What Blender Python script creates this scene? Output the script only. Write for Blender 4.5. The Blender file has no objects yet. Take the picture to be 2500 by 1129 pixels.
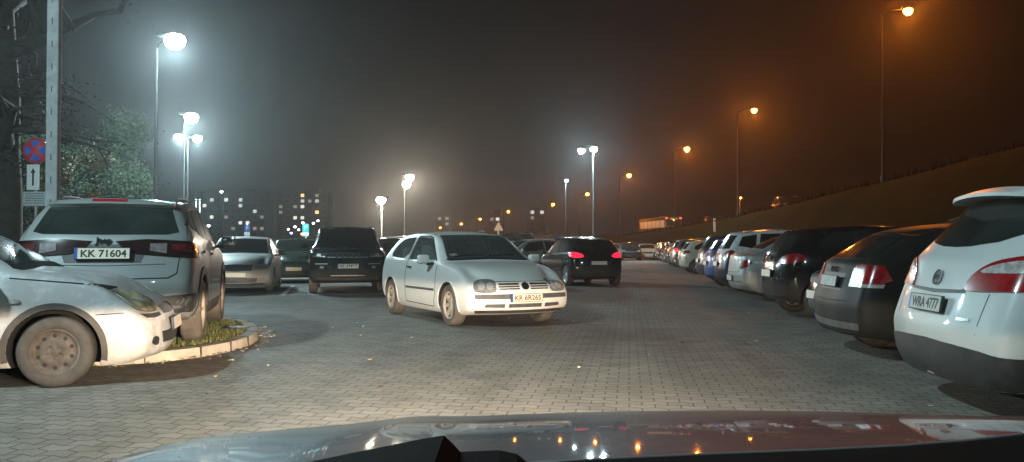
import bpy, bmesh, math, random
from mathutils import Vector, Matrix
from mathutils.bvhtree import BVHTree
from mathutils.geometry import delaunay_2d_cdt
random.seed(7)
S = bpy.context.scene
C = S.collection
R = math.radians
# ------------------------------------------------------------------ camera
F = 2000.0                                   # focal length in photo pixels (photo 2500 px wide)
CAMZ = 1.18
cd = bpy.data.cameras.new('camera'); cam = bpy.data.objects.new('camera', cd); C.objects.link(cam)
cd.sensor_width = 36; cd.lens = 36 * F / 2500
cam.location = (0, 0, CAMZ)
cam.rotation_euler = (R(90) + math.atan(38.5 / F), 0, 0)
cd.clip_start = 0.05; cd.clip_end = 3000
S.camera = cam
# ------------------------------------------------------------------ night sky
W = bpy.data.worlds.new('World'); S.world = W; W.use_nodes = True
wn = W.node_tree.nodes; wl = W.node_tree.links
bg = wn['Background']
tc = wn.new('ShaderNodeTexCoord'); sep = wn.new('ShaderNodeSeparateXYZ')
wl.new(tc.outputs['Generated'], sep.inputs[0])
rmp = wn.new('ShaderNodeValToRGB'); wl.new(sep.outputs['Z'], rmp.inputs[0])
rmp.color_ramp.elements[0].position = 0.0; rmp.color_ramp.elements[0].color = (0.060, 0.046, 0.032, 1)
rmp.color_ramp.elements[1].position = 0.55; rmp.color_ramp.elements[1].color = (0.022, 0.020, 0.018, 1)
wl.new(rmp.outputs[0], bg.inputs[0]); bg.inputs[1].default_value = 0.10
# ------------------------------------------------------------------ exposure and renderer
S.view_settings.view_transform = 'Standard'; S.view_settings.look = 'None'
S.view_settings.exposure = 0.0; S.view_settings.gamma = 1.0
S.cycles.use_denoising = True
S.cycles.max_bounces = 4; S.cycles.diffuse_bounces = 2; S.cycles.glossy_bounces = 3
S.cycles.volume_bounces = 0; S.cycles.transparent_max_bounces = 8
S.cycles.sample_clamp_indirect = 3.0
LED = (0.66, 0.93, 1.0); WARM = (1.0, 0.86, 0.68); SOD = (1.0, 0.25, 0.018)

# ------------------------------------------------------------------ helpers
def tag(o, label=None, cat=None, group=None, kind=None):
    if label: o['label'] = label
    if cat: o['category'] = cat
    if group: o['group'] = group
    if kind: o['kind'] = kind
    return o
def empty(name, loc=(0, 0, 0), rz=0.0, parent=None):
    o = bpy.data.objects.new(name, None); C.objects.link(o)
    o.location = loc; o.rotation_euler = (0, 0, rz); o.empty_display_size = .2
    if parent: o.parent = parent
    return o
def mesh_of(verts, faces, mats, mi=None, smooth=True, name='m'):
    me = bpy.data.meshes.new(name); me.from_pydata([tuple(v) for v in verts], [], faces)
    for m in (mats if isinstance(mats, (list, tuple)) else [mats]): me.materials.append(m)
    if mi:
        for p, i in zip(me.polygons, mi): p.material_index = i
    me.polygons.foreach_set('use_smooth', [smooth] * len(me.polygons)); me.update()
    return me
def link(name, me, parent=None, loc=(0, 0, 0), rot=(0, 0, 0)):
    o = bpy.data.objects.new(name, me); C.objects.link(o); o.location = loc; o.rotation_euler = rot
    if parent: o.parent = parent
    return o
class MB:
    def __init__(s): s.v = []; s.f = []; s.m = []; s.sm = []
    def add(s, v, f, mi=0, sm=False):
        b = len(s.v); s.v += [Vector(p) for p in v]; s.f += [tuple(b + i for i in q) for q in f]
        s.m += [mi] * len(f); s.sm += [sm] * len(f); return s
    def box(s, c, d, rz=0, mi=0, bev=0.0):
        x, y, z = d[0] / 2, d[1] / 2, d[2] / 2
        if bev <= 0:
            P = [(sx * x, sy * y, sz * z) for sz in (-1, 1) for sx, sy in ((-1, -1), (1, -1), (1, 1), (-1, 1))]
            Fs = [(0, 3, 2, 1), (4, 5, 6, 7), (0, 1, 5, 4), (1, 2, 6, 5), (2, 3, 7, 6), (3, 0, 4, 7)]
        else:
            bm = bmesh.new(); bmesh.ops.create_cube(bm, size=1)
            for v in bm.verts: v.co = Vector((v.co.x * d[0], v.co.y * d[1], v.co.z * d[2]))
            bmesh.ops.bevel(bm, geom=bm.edges[:], offset=bev, segments=2, affect='EDGES', profile=.6)
            bm.verts.index_update()
            P = [v.co.copy() for v in bm.verts]; Fs = [tuple(v.index for v in f.verts) for f in bm.faces]; bm.free()
        cs, sn = math.cos(rz), math.sin(rz)
        s.add([(c[0] + p[0] * cs - p[1] * sn, c[1] + p[0] * sn + p[1] * cs, c[2] + p[2]) for p in P], Fs, mi, bev > 0)
        return s
    def tube(s, pts, rad, n=8, mi=0, cap=True):
        pts = [Vector(p) for p in pts]
        if not isinstance(rad, (list, tuple)): rad = [rad] * len(pts)
        V = []; Fs = []
        for i, p in enumerate(pts):
            d = (pts[min(i + 1, len(pts) - 1)] - pts[max(i - 1, 0)]).normalized()
            a = d.cross(Vector((0, 0, 1)) if abs(d.z) < .9 else Vector((1, 0, 0))).normalized(); b = d.cross(a)
            for k in range(n):
                t = 2 * math.pi * k / n; V.append(p + (a * math.cos(t) + b * math.sin(t)) * rad[i])
        for i in range(len(pts) - 1):
            for k in range(n):
                k2 = (k + 1) % n; Fs.append((i * n + k, (i + 1) * n + k, (i + 1) * n + k2, i * n + k2))
        if cap: Fs += [tuple(range(n)), tuple(reversed(range((len(pts) - 1) * n, len(pts) * n)))]
        return s.add(V, Fs, mi, True)
    def lathe(s, prof, n=32, axis='y', mi=0, c=(0, 0, 0)):      # prof: (radius, offset along axis)
        V = []; Fs = []
        for r, o in prof:
            for k in range(n):
                t = 2 * math.pi * k / n; a, b = r * math.cos(t), r * math.sin(t)
                V.append({'y': (a, o, b), 'z': (a, b, o), 'x': (o, a, b)}[axis])
        for i in range(len(prof) - 1):
            for k in range(n):
                k2 = (k + 1) % n; Fs.append((i * n + k, i * n + k2, (i + 1) * n + k2, (i + 1) * n + k))
        return s.add([Vector(v) + Vector(c) for v in V], Fs, mi, True)
    def prism(s, poly, y0, y1, plane='xz', mi=0):                # extrude a polygon given in a plane
        n = len(poly)
        f = {'xz': lambda p, t: (p[0], t, p[1]), 'yz': lambda p, t: (t, p[0], p[1]), 'xy': lambda p, t: (p[0], p[1], t)}[plane]
        s.add([f(p, y0) for p in poly] + [f(p, y1) for p in poly],
              [tuple(range(n)), tuple(reversed(range(n, 2 * n)))] + [(i, (i + 1) % n, n + (i + 1) % n, n + i) for i in range(n)], mi)
        return s
    def mesh(s, mats, name='m'):
        me = mesh_of(s.v, s.f, mats, s.m, True, name)
        me.polygons.foreach_set('use_smooth', s.sm)
        bm = bmesh.new(); bm.from_mesh(me); bmesh.ops.recalc_face_normals(bm, faces=bm.faces[:]); bm.to_mesh(me); bm.free()
        return me
    def build(s, name, mats, parent=None, loc=(0, 0, 0), rot=(0, 0, 0)): return link(name, s.mesh(mats, name), parent, loc, rot)

# ------------------------------------------------------------------ materials
def newmat(name):
    m = bpy.data.materials.new(name); m.use_nodes = True
    return m, m.node_tree.nodes, m.node_tree.links, m.node_tree.nodes['Principled BSDF']
def noise(n, l, scale, detail=4, coord='Object', rough=.6):
    t = n.new('ShaderNodeTexCoord'); x = n.new('ShaderNodeTexNoise'); x.inputs['Scale'].default_value = scale
    x.inputs['Detail'].default_value = detail; x.inputs['Roughness'].default_value = rough
    l.new(t.outputs[coord], x.inputs['Vector']); return x
def ramp(n, l, src, stops):
    r = n.new('ShaderNodeValToRGB'); l.new(src, r.inputs[0])
    e = r.color_ramp.elements
    e[0].position, e[0].color = stops[0][0], tuple(stops[0][1]) + (1,) if len(stops[0][1]) == 3 else stops[0][1]
    e[1].position, e[1].color = stops[-1][0], tuple(stops[-1][1]) + (1,)
    for p, c in stops[1:-1]: k = e.new(p); k.color = tuple(c) + (1,)
    return r
def bump(n, l, src, dist, strength=.5, b=None):
    k = n.new('ShaderNodeBump'); k.inputs['Distance'].default_value = dist; k.inputs['Strength'].default_value = strength
    l.new(src, k.inputs['Height'])
    if b: l.new(k.outputs[0], b.inputs['Normal'])
    return k
def mat(name, col, rough=.6, metal=0.0, var=.15, scale=6, bmp=0.0, coat=0.0, emit=None, estr=0.0, spec=.5):
    m, n, l, b = newmat(name)
    x = noise(n, l, scale)
    lo = tuple(c * (1 - var) for c in col); hi = tuple(min(1, c * (1 + var)) for c in col)
    r = ramp(n, l, x.outputs[0], [(.3, lo), (.7, hi)]); l.new(r.outputs[0], b.inputs['Base Color'])
    b.inputs['Roughness'].default_value = rough; b.inputs['Metallic'].default_value = metal
    b.inputs['Coat Weight'].default_value = coat; b.inputs['Coat Roughness'].default_value = .05
    b.inputs['Specular IOR Level'].default_value = spec
    if bmp: bump(n, l, x.outputs[0], bmp, .6, b)
    if emit: b.inputs['Emission Color'].default_value = tuple(emit) + (1,); b.inputs['Emission Strength'].default_value = estr
    return m
def emis(name, col, strength):
    m, n, l, b = newmat(name)
    b.inputs['Base Color'].default_value = (.6, .6, .6, 1)
    b.inputs['Emission Color'].default_value = tuple(col) + (1,); b.inputs['Emission Strength'].default_value = strength
    return m
def paint(name, col, metal=0.0, dirt=.35, rough=.32, coat=.8, dcol=(.20, .17, .14), chalk=0.0):
    """car paint with a film of road dirt, thicker low down where wheels throw it"""
    m, n, l, b = newmat(name)
    x = noise(n, l, 3.2, 6); g = n.new('ShaderNodeNewGeometry'); t = n.new('ShaderNodeTexCoord')
    sp = n.new('ShaderNodeSeparateXYZ'); l.new(t.outputs['Object'], sp.inputs[0])
    mr = n.new('ShaderNodeMapRange'); mr.inputs['From Min'].default_value = .75; mr.inputs['From Max'].default_value = .15
    l.new(sp.outputs['Z'], mr.inputs['Value'])
    a = n.new('ShaderNodeMath'); a.operation = 'MULTIPLY_ADD'; l.new(mr.outputs[0], a.inputs[0]); a.inputs[1].default_value = .55
    x2 = n.new('ShaderNodeMath'); x2.operation = 'MULTIPLY_ADD'; l.new(x.outputs[0], x2.inputs[0]); x2.inputs[1].default_value = 1.0; x2.inputs[2].default_value = -.3
    l.new(x2.outputs[0], a.inputs[2])
    k = n.new('ShaderNodeMath'); k.operation = 'MULTIPLY'; k.use_clamp = True; l.new(a.outputs[0], k.inputs[0]); k.inputs[1].default_value = dirt * 2
    mx = n.new('ShaderNodeMix'); mx.data_type = 'RGBA'; l.new(k.outputs[0], mx.inputs[0])
    mx.inputs[6].default_value = tuple(col) + (1,); mx.inputs[7].default_value = tuple(dcol) + (1,)
    out = mx.outputs[2]
    if chalk > 0:
        y = noise(n, l, 2.3, 9, rough=.72); rr = ramp(n, l, y.outputs[0], [(.50, (0, 0, 0)), (.62, (chalk, chalk, chalk))])
        m2 = n.new('ShaderNodeMix'); m2.data_type = 'RGBA'; l.new(rr.outputs[0], m2.inputs[0]); l.new(out, m2.inputs[6])
        m2.inputs[7].default_value = (.62, .64, .66, 1); out = m2.outputs[2]
    l.new(out, b.inputs['Base Color'])
    r2 = n.new('ShaderNodeMath'); r2.operation = 'MULTIPLY_ADD'; l.new(k.outputs[0], r2.inputs[0]); r2.inputs[1].default_value = .35; r2.inputs[2].default_value = rough
    l.new(r2.outputs[0], b.inputs['Roughness']); b.inputs['Metallic'].default_value = metal
    cw = n.new('ShaderNodeMath'); cw.operation = 'MULTIPLY_ADD'; cw.use_clamp = True; l.new(k.outputs[0], cw.inputs[0]); cw.inputs[1].default_value = -1.2; cw.inputs[2].default_value = coat
    l.new(cw.outputs[0], b.inputs['Coat Weight']); b.inputs['Coat Roughness'].default_value = .05; b.inputs['Specular IOR Level'].default_value = .15
    return m
def lensmat(name, col, metal=.0, rough=.12, scale=38, emit=None, estr=0, dist=.01):
    m, n, l, b = newmat(name)
    t = n.new('ShaderNodeTexCoord'); v = n.new('ShaderNodeTexVoronoi'); v.inputs['Scale'].default_value = scale
    l.new(t.outputs['Object'], v.inputs['Vector'])
    lo = tuple(c * .35 for c in col)
    r = ramp(n, l, v.outputs['Distance'], [(.0, col), (.7, lo)]); l.new(r.outputs[0], b.inputs['Base Color'])
    b.inputs['Metallic'].default_value = metal; b.inputs['Roughness'].default_value = rough
    b.inputs['Coat Weight'].default_value = 1; b.inputs['Coat Roughness'].default_value = .02
    bump(n, l, v.outputs['Distance'], dist, .8, b)
    if emit: b.inputs['Emission Color'].default_value = tuple(emit) + (1,); b.inputs['Emission Strength'].default_value = estr
    return m
M = {}
M['glass'] = mat('car_glass', (.022, .027, .025), .13, 0, .4, 2.5, coat=.9)
M['well'] = mat('wheel_well', (.012, .011, .010), .9)
M['tyre'] = mat('tyre_rubber', (.045, .040, .035), .8, 0, .3, 9, .002)
M['tyredirty'] = mat('tyre_rubber_dusty', (.10, .083, .068), .9, 0, .35, 7, .002)
M['steel'] = mat('rusty_steel_rim', (.070, .058, .048), .75, .1, .45, 14, .001)
M['alloy'] = mat('alloy_rim', (.42, .41, .40), .38, .75, .2, 12)
M['alloydirty'] = mat('alloy_rim_dusty', (.42, .35, .29), .55, .2, .3, 12)
M['black'] = mat('black_plastic', (.022, .023, .024), .55, 0, .3, 12)
M['greytrim'] = mat('grey_plastic', (.075, .075, .075), .6, 0, .3, 9)
M['dusttrim'] = mat('dusty_plastic', (.06, .052, .045), .75, 0, .3, 6)
M['seam'] = mat('panel_gap', (.01, .01, .01), .8)
M['chrome'] = mat('chrome', (.75, .75, .75), .12, 1, .05)
M['plate'] = mat('plate_white_warm_lit', (.76, .67, .53), .45, 0, .06, 10)  # white plate with the warm headlight tint put into its colour
M['platedirty'] = mat('plate_dusty', (.42, .42, .38), .6, 0, .2, 14)
M['euband'] = mat('plate_blue', (.03, .09, .38), .5)
M['ink'] = mat('plate_ink', (.02, .02, .02), .6)
M['inkred'] = mat('plate_ink_brown', (.17, .05, .03), .6)
M['headlamp'] = lensmat('headlamp_glass', (.62, .62, .60), .35, .15, 60, dist=.003)
M['yellowlamp'] = lensmat('yellowed_headlamp', (.74, .68, .44), 0, .25, 9, dist=.003)
M['amber'] = lensmat('amber_lens', (.7, .25, .04), .1)
M['red'] = mat('red_lens', (.24, .010, .012), .22, 0, .35, 16, coat=1)
M['dimred'] = lensmat('red_lens_dim', (.45, .01, .02), 0, .2, 60, (1, .05, .06), .10, .003)
M['redlit'] = lensmat('red_lens_lit', (.5, .01, .02), 0, .2, 60, (1, .02, .06), 1.6, .003)
M['darkred'] = mat('smoked_red_lens', (.022, .009, .009), .2, 0, .4, 16, coat=1)
M['deepred'] = mat('deep_red_lens', (.11, .010, .012), .2, 0, .4, 16, coat=1)
M['smokelens'] = mat('smoked_clear_lens', (.17, .15, .15), .22, 0, .45, 22, .002, coat=1)
M['clearlens'] = mat('clear_lens', (.36, .33, .32), .22, 0, .45, 22, .002, coat=1)
M['galv'] = mat('galvanised_steel', (.36, .38, .38), .55, .5, .2, 5)
M['darkpole'] = mat('dark_lamp_post', (.035, .035, .035), .6, .3, .2, 5)

# ------------------------------------------------------------------ car bodies
M['reflector'] = mat('lamp_reflector', (.85, .85, .82), .16, .6, .05)
g_, n_, l_, b_ = newmat('clear_car_glass'); tr_ = n_.new('ShaderNodeBsdfTransparent'); tr_.inputs[0].default_value = (.68, .74, .72, 1); mxs = n_.new('ShaderNodeMixShader')
b_.inputs['Base Color'].default_value = (.26, .27, .26, 1); b_.inputs['Roughness'].default_value = .04; lw = n_.new('ShaderNodeFresnel'); lw.inputs[0].default_value = 1.5; ad = n_.new('ShaderNodeMath'); ad.operation = 'MULTIPLY_ADD'; ad.use_clamp = True
dz = noise(n_, l_, 2.2, 5); l_.new(dz.outputs[0], ad.inputs[0]); ad.inputs[1].default_value = .34; l_.new(lw.outputs[0], ad.inputs[2]); l_.new(ad.outputs[0], mxs.inputs[0]); l_.new(tr_.outputs[0], mxs.inputs[1]); l_.new(b_.outputs[0], mxs.inputs[2]); l_.new(mxs.outputs[0], n_['Material Output'].inputs['Surface'])
M['clearglass'] = g_
M['seat'] = mat('grey_seat_fabric', (.24, .24, .235), .95, 0, .25, 9); M['seatlight'] = mat('cabin_trim', (.30, .30, .29), .8, 0, .2, 6)
KN = 7
def body_mesh(sp):
    """closed shell on a box lattice whose smooth surface passes through the given points"""
    st = sp['st']; n = len(st); J = 3; FR = [0, .42, .80, 1.0]
    ys, zs, zt = [], [], []
    for (x, zb, zbelt, ztop, hw, thw) in st:
        d = ztop - zbelt; g = max(0.0, min(1.0, (d - .10) / .25)); h = zbelt - zb
        hy = [.90 * hw, .975 * hw, hw, .992 * hw, .955 * hw, .88 * hw, .74 * hw]
        hz = [zb, zb + .14 * h, zb + .42 * h, zb + .76 * h, zbelt, zbelt + .55 * d, zbelt + .82 * d]
        gy = [.90 * hw, .975 * hw, hw, .99 * hw, .95 * hw, thw + .22 * (.95 * hw - thw), thw - .035]
        gz = [zb, zb + .14 * h, zb + .42 * h, zb + .76 * h, zbelt, zbelt + .80 * d, ztop - .035]
        ys.append([a * (1 - g) + b * g for a, b in zip(hy, gy)]); zs.append([a * (1 - g) + b * g for a, b in zip(hz, gz)]); zt.append(ztop)
    def pos(i, j, k):
        f = FR[abs(j)]; s = 1 if j >= 0 else -1
        y = ys[i][k] * f * s; z = zs[i][k]
        if k == KN - 1: z = zs[i][k] + (zt[i] - zs[i][k]) * (1 - f * f)
        f26 = f ** 2.6
        def xr(q):
            x = st[q][0]
            if q == 0: x += sp['fx'][k] - sp['fsweep'] * f26
            if q == n - 1: x += sp['rx'][k] + sp['rsweep'] * f ** 4
            return x
        x = xr(i)
        if i in (1, 2): x = min(x, xr(0) - (.13, .34)[i - 1])          # keep the side stations behind the swept nose
        if i in (n - 2, n - 3): x = max(x, xr(n - 1) + (.12, .36)[n - 2 - i])
        return (x, y, z)
    idx = {}; V = []; Fs = []
    def vid(i, j, k):
        if (i, j, k) not in idx: idx[(i, j, k)] = len(V); V.append(Vector(pos(i, j, k)))
        return idx[(i, j, k)]
    for i in range(n - 1):
        for k in range(KN - 1):
            for j in (-J, J): Fs.append((vid(i, j, k), vid(i + 1, j, k), vid(i + 1, j, k + 1), vid(i, j, k + 1)))
        for j in range(-J, J):
            for k in (0, KN - 1): Fs.append((vid(i, j, k), vid(i + 1, j, k), vid(i + 1, j + 1, k), vid(i, j + 1, k)))
    for i in (0, n - 1):
        for j in range(-J, J):
            for k in range(KN - 1): Fs.append((vid(i, j, k), vid(i, j + 1, k), vid(i, j + 1, k + 1), vid(i, j, k + 1)))
    me = bpy.data.meshes.new('shell'); me.from_pydata(V, [], Fs)
    inv = {v: k for k, v in idx.items()}; at_ = me.attributes.new('crease_edge', 'FLOAT', 'EDGE')
    for e in me.edges:
        (i0, j0, k0), (i1, j1, k1) = inv[e.vertices[0]], inv[e.vertices[1]]; c_ = 0
        if k0 == k1 == 4 and abs(j0) == abs(j1) == J: c_ = .55                     # shoulder line
        if k0 == k1 == 6 and abs(j0) == abs(j1) == J and i0 >= 5 and i1 >= 5: c_ = .35      # roof edge
        if k0 == k1 == 0: c_ = .5                                                # sill and bumper bottom
        if i0 == i1 == n - 1 and k0 == k1 and k0 in (2, 4): c_ = .45              # bumper and tailgate edges
        if i0 == i1 == n - 1 and k0 == k1 == 6: c_ = .6
        if i0 == i1 == 0 and k0 == k1 and k0 in (2, 4): c_ = .3
        at_.data[e.index].value = c_
    bm = bmesh.new(); bm.from_mesh(me); bmesh.ops.recalc_face_normals(bm, faces=bm.faces[:]); bm.to_mesh(me); bm.free()
    me.polygons.foreach_set('use_smooth', [True] * len(me.polygons))
    me.materials.append(M['black']); me.materials.append(M['well'])
    o = bpy.data.objects.new('shell', me); C.objects.link(o)
    md = o.modifiers.new('s', 'SUBSURF'); md.levels = 1; md.render_levels = 1
    tgt = [v.copy() for v in V]; N = len(V)
    for it in range(3):                                   # pull the limit surface onto the points
        dg = bpy.context.evaluated_depsgraph_get(); ev = o.evaluated_get(dg).data
        for q in range(N): me.vertices[q].co += (tgt[q] - ev.vertices[q].co) * .8
        me.update(); o.update_tag(); bpy.context.view_layer.update()
    md.levels = 3
    # wheel wells
    cm = MB()
    for wx in (sp['wf'], sp['wr']):
        for s in (-1, 1):
            r = sp['wr_'] * sp.get('arch', 1.13); a = []
            for q in range(40):
                t = 2 * math.pi * q / 40; a.append((wx + r * math.cos(t), sp['wr_'] + r * math.sin(t)))
            cm.prism(a, s * (sp['hw'] + .2), s * (sp['hw'] - .30), 'xz')
    cme = cm.mesh([M['well'], M['well']]); cme.polygons.foreach_set('material_index', [1] * len(cme.polygons))
    co = bpy.data.objects.new('cut', cme); C.objects.link(co)
    b = o.modifiers.new('b', 'BOOLEAN'); b.operation = 'DIFFERENCE'; b.object = co; b.solver = 'EXACT'
    bpy.context.view_layer.update()
    dg = bpy.context.evaluated_depsgraph_get()
    md2 = bpy.data.meshes.new_from_object(o.evaluated_get(dg))
    b.show_viewport = False; o.update_tag(); bpy.context.view_layer.update(); dg = bpy.context.evaluated_depsgraph_get()
    ev = o.evaluated_get(dg).data
    bvh = BVHTree.FromPolygons([v.co.copy() for v in ev.vertices], [tuple(p.vertices) for p in ev.polygons])
    if 'cabin' in sp:
        md2 = hollow(sp, md2, ev)
    bpy.data.objects.remove(o); bpy.data.objects.remove(co)
    return md2, bvh
def hollow(sp, outer, ev):
    """cuts the cabin and the window openings out of the shell"""
    x0, x1, z0 = sp['cabin']; tmp = []
    def ob(me): o = bpy.data.objects.new('tmp', me); C.objects.link(o); tmp.append(o); return o
    inner = bpy.data.meshes.new('in'); inner.from_pydata([v.co - v.normal * .055 for v in ev.vertices], [], [tuple(q.vertices) for q in ev.polygons])
    for m_ in (M['black'], M['well']): inner.materials.append(m_)
    inner.polygons.foreach_set('material_index', [1] * len(inner.polygons))
    io = ob(inner); bx = MB(); bx.box(((x0 + x1) / 2, 0, z0 + 1), (x1 - x0, 3, 2), mi=1); bo = ob(bx.mesh([M['black'], M['well']]))
    def boolean(a, b, op):
        md = a.modifiers.new('b', 'BOOLEAN'); md.operation = op; md.object = b; md.solver = 'MANIFOLD'; bpy.context.view_layer.update()
        me = bpy.data.meshes.new_from_object(a.evaluated_get(bpy.context.evaluated_depsgraph_get())); a.modifiers.clear(); a.data = me; return me
    boolean(io, bo, 'INTERSECT'); oo = ob(outer); boolean(oo, io, 'DIFFERENCE')
    def sh(poly, k=.965):
        cx = sum(a for a, b in poly) / len(poly); cz = sum(b for a, b in poly) / len(poly); return [(cx + (a - cx) * k, cz + (b - cz) * k) for a, b in poly]
    for q in sp['P']:
        nm, view, poly = q[0], q[1], q[2]
        if view == 'S' and nm in ('door_window', 'quarter_window'):
            for s in (-1, 1): c_ = MB(); c_.prism(sh(rnd(poly, 1) if nm[0] == 'q' else poly), s * .30, s * 1.3, 'xz', 1); boolean(oo, ob(c_.mesh([M['black'], M['well']])), 'DIFFERENCE')
        if nm in ('windscreen', 'rear_window'):
            pl = poly + [(-a, b) for a, b in reversed(poly) if a > 1e-6]; c_ = MB(); xa, xb = ((.12, 1.6) if nm == 'windscreen' else (-1.3, -2.4)); c_.prism(sh(pl), xa, xb, 'yz', 1); boolean(oo, ob(c_.mesh([M['black'], M['well']])), 'DIFFERENCE')
    me = oo.data
    for o in tmp: bpy.data.objects.remove(o)
    return me
def rnd(poly, it=2, w=.25):
    for _ in range(it):
        q = []
        for i in range(len(poly)):
            a, b = poly[i], poly[(i + 1) % len(poly)]
            q.append((a[0] * (1 - w) + b[0] * w, a[1] * (1 - w) + b[1] * w)); q.append((a[0] * w + b[0] * (1 - w), a[1] * w + b[1] * (1 - w)))
        poly = q
    return poly
def patch(bvh, poly, anchor, phi, material, off=.004, res=.055, sym=False, mirror=False, deep=.012):
    """a panel lying on the body: outline in (u,z) seen from direction phi, laid on the surface and given an edge"""
    d = Vector((math.cos(phi), math.sin(phi), 0)); t = Vector((-math.sin(phi), math.cos(phi), 0)); A = Vector((anchor[0], anchor[1], 0))
    if sym: poly = poly + [(-a, b) for a, b in reversed(poly) if abs(a) > 1e-6]
    P = [Vector(p) for p in poly]
    # resample the outline
    Q = []
    for i in range(len(P)):
        a, b = P[i], P[(i + 1) % len(P)]; k = max(1, int((b - a).length / res))
        for q in range(k): Q.append(a.lerp(b, q / k))
    x0, x1 = min(p.x for p in Q), max(p.x for p in Q); y0, y1 = min(p.y for p in Q), max(p.y for p in Q)
    nb = len(Q); pts = list(Q)
    def inside(p):
        c = False
        for i in range(nb):
            a, b = Q[i], Q[i - 1]
            if (a.y > p.y) != (b.y > p.y) and p.x < (b.x - a.x) * (p.y - a.y) / (b.y - a.y) + a.x: c = not c
        return c
    def edge(p):
        m = 9
        for i in range(nb):
            a, b = Q[i - 1], Q[i]; e = b - a; L = e.length_squared
            k = 0 if L < 1e-12 else max(0, min(1, (p - a).dot(e) / L)); m = min(m, (p - a - e * k).length)
        return m
    nx = int((x1 - x0) / res) + 1; ny = int((y1 - y0) / res) + 1
    for i in range(nx + 1):
        for j in range(ny + 1):
            p = Vector((x0 + (i + .5 * (j % 2)) * res, y0 + j * res))
            if inside(p) and edge(p) > res * .45: pts.append(p)
    vs, es, fs, *_ = delaunay_2d_cdt(pts, [], [list(range(nb))], 1, 1e-5)
    T = []
    for p in vs:
        o = A + t * p.x + Vector((0, 0, p.y)) + d * 4
        loc, nor, ix, dist = bvh.ray_cast(o, -d)
        if loc is None:
            best = None
            for q in range(0, 60):                                    # off the silhouette: nearest surface point at mid depth
                loc, nor, ix, dist = bvh.find_nearest(A + t * p.x + Vector((0, 0, p.y)) + d * .5); break
        T.append(loc + nor * off)
    # stretched triangles (where the surface turns away) are split and laid on the surface again
    bs = bmesh.new(); bv = [bs.verts.new(p) for p in T]
    for f in fs:
        try: bs.faces.new([bv[i] for i in f])
        except ValueError: pass
    for _ in range(2):
        lng = [e for e in bs.edges if e.calc_length() > max(.06, res * 1.5)]
        if not lng: break
        old = set(bs.verts)
        bmesh.ops.subdivide_edges(bs, edges=lng, cuts=1)
        bmesh.ops.triangulate(bs, faces=[f for f in bs.faces if len(f.verts) > 3])
        for v in bs.verts:
            if v in old: continue
            loc, nor, ix, dist = bvh.find_nearest(v.co)
            if loc is not None: v.co = loc + nor * off
    bs.verts.index_update(); V = [v.co.copy() for v in bs.verts]; Fs = [tuple(v.index for v in f.verts) for f in bs.faces]
    ntri = len(Fs); cnt = {}
    for f in Fs:
        for i in range(len(f)):
            e = (f[i], f[(i + 1) % len(f)]); cnt[e] = cnt.get(e, 0) + 1
    bs.free(); dn = {}
    for (a, b) in list(cnt):
        if (b, a) not in cnt:
            q = len(V)
            for w in (a, b):
                if w not in dn:
                    loc, nor, ix, dist = bvh.find_nearest(V[w]); dn[w] = V[w] - nor * (off + deep)
            V += [V[a].copy(), V[b].copy(), dn[b], dn[a]]; Fs.append((q, q + 3, q + 2, q + 1))
    if mirror:
        V = [Vector((v.x, -v.y, v.z)) for v in V]
    me = mesh_of(V, Fs, material, None, True, 'panel')
    fl = [i < ntri for i in range(len(Fs))]
    bm = bmesh.new(); bm.from_mesh(me); bm.faces.ensure_lookup_table()
    nn = Vector((0, 0, 0))
    for f in bm.faces[:ntri]: nn += f.normal
    dd = Vector((d.x, -d.y if mirror else d.y, 0))
    if nn.dot(dd) < 0: bmesh.ops.reverse_faces(bm, faces=bm.faces[:])
    bm.to_mesh(me); bm.free()
    me.polygons.foreach_set('use_smooth', fl)
    return me
def blob(c, d, material, r=.35, tilt=0):
    bm = bmesh.new(); bmesh.ops.create_cube(bm, size=1)
    bmesh.ops.bevel(bm, geom=bm.edges[:], offset=r * .8, segments=4, affect='EDGES', profile=.5)
    bm.verts.index_update()
    V = [Vector((v.co.x * d[0], v.co.y * d[1], v.co.z * d[2])) for v in bm.verts]
    if tilt:
        for v in V: v.x += tilt * v.z
    V = [v + Vector(c) for v in V]; Fs = [tuple(v.index for v in f.verts) for f in bm.faces]; bm.free()
    return mesh_of(V, Fs, material)
_wheelcache = {}
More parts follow.
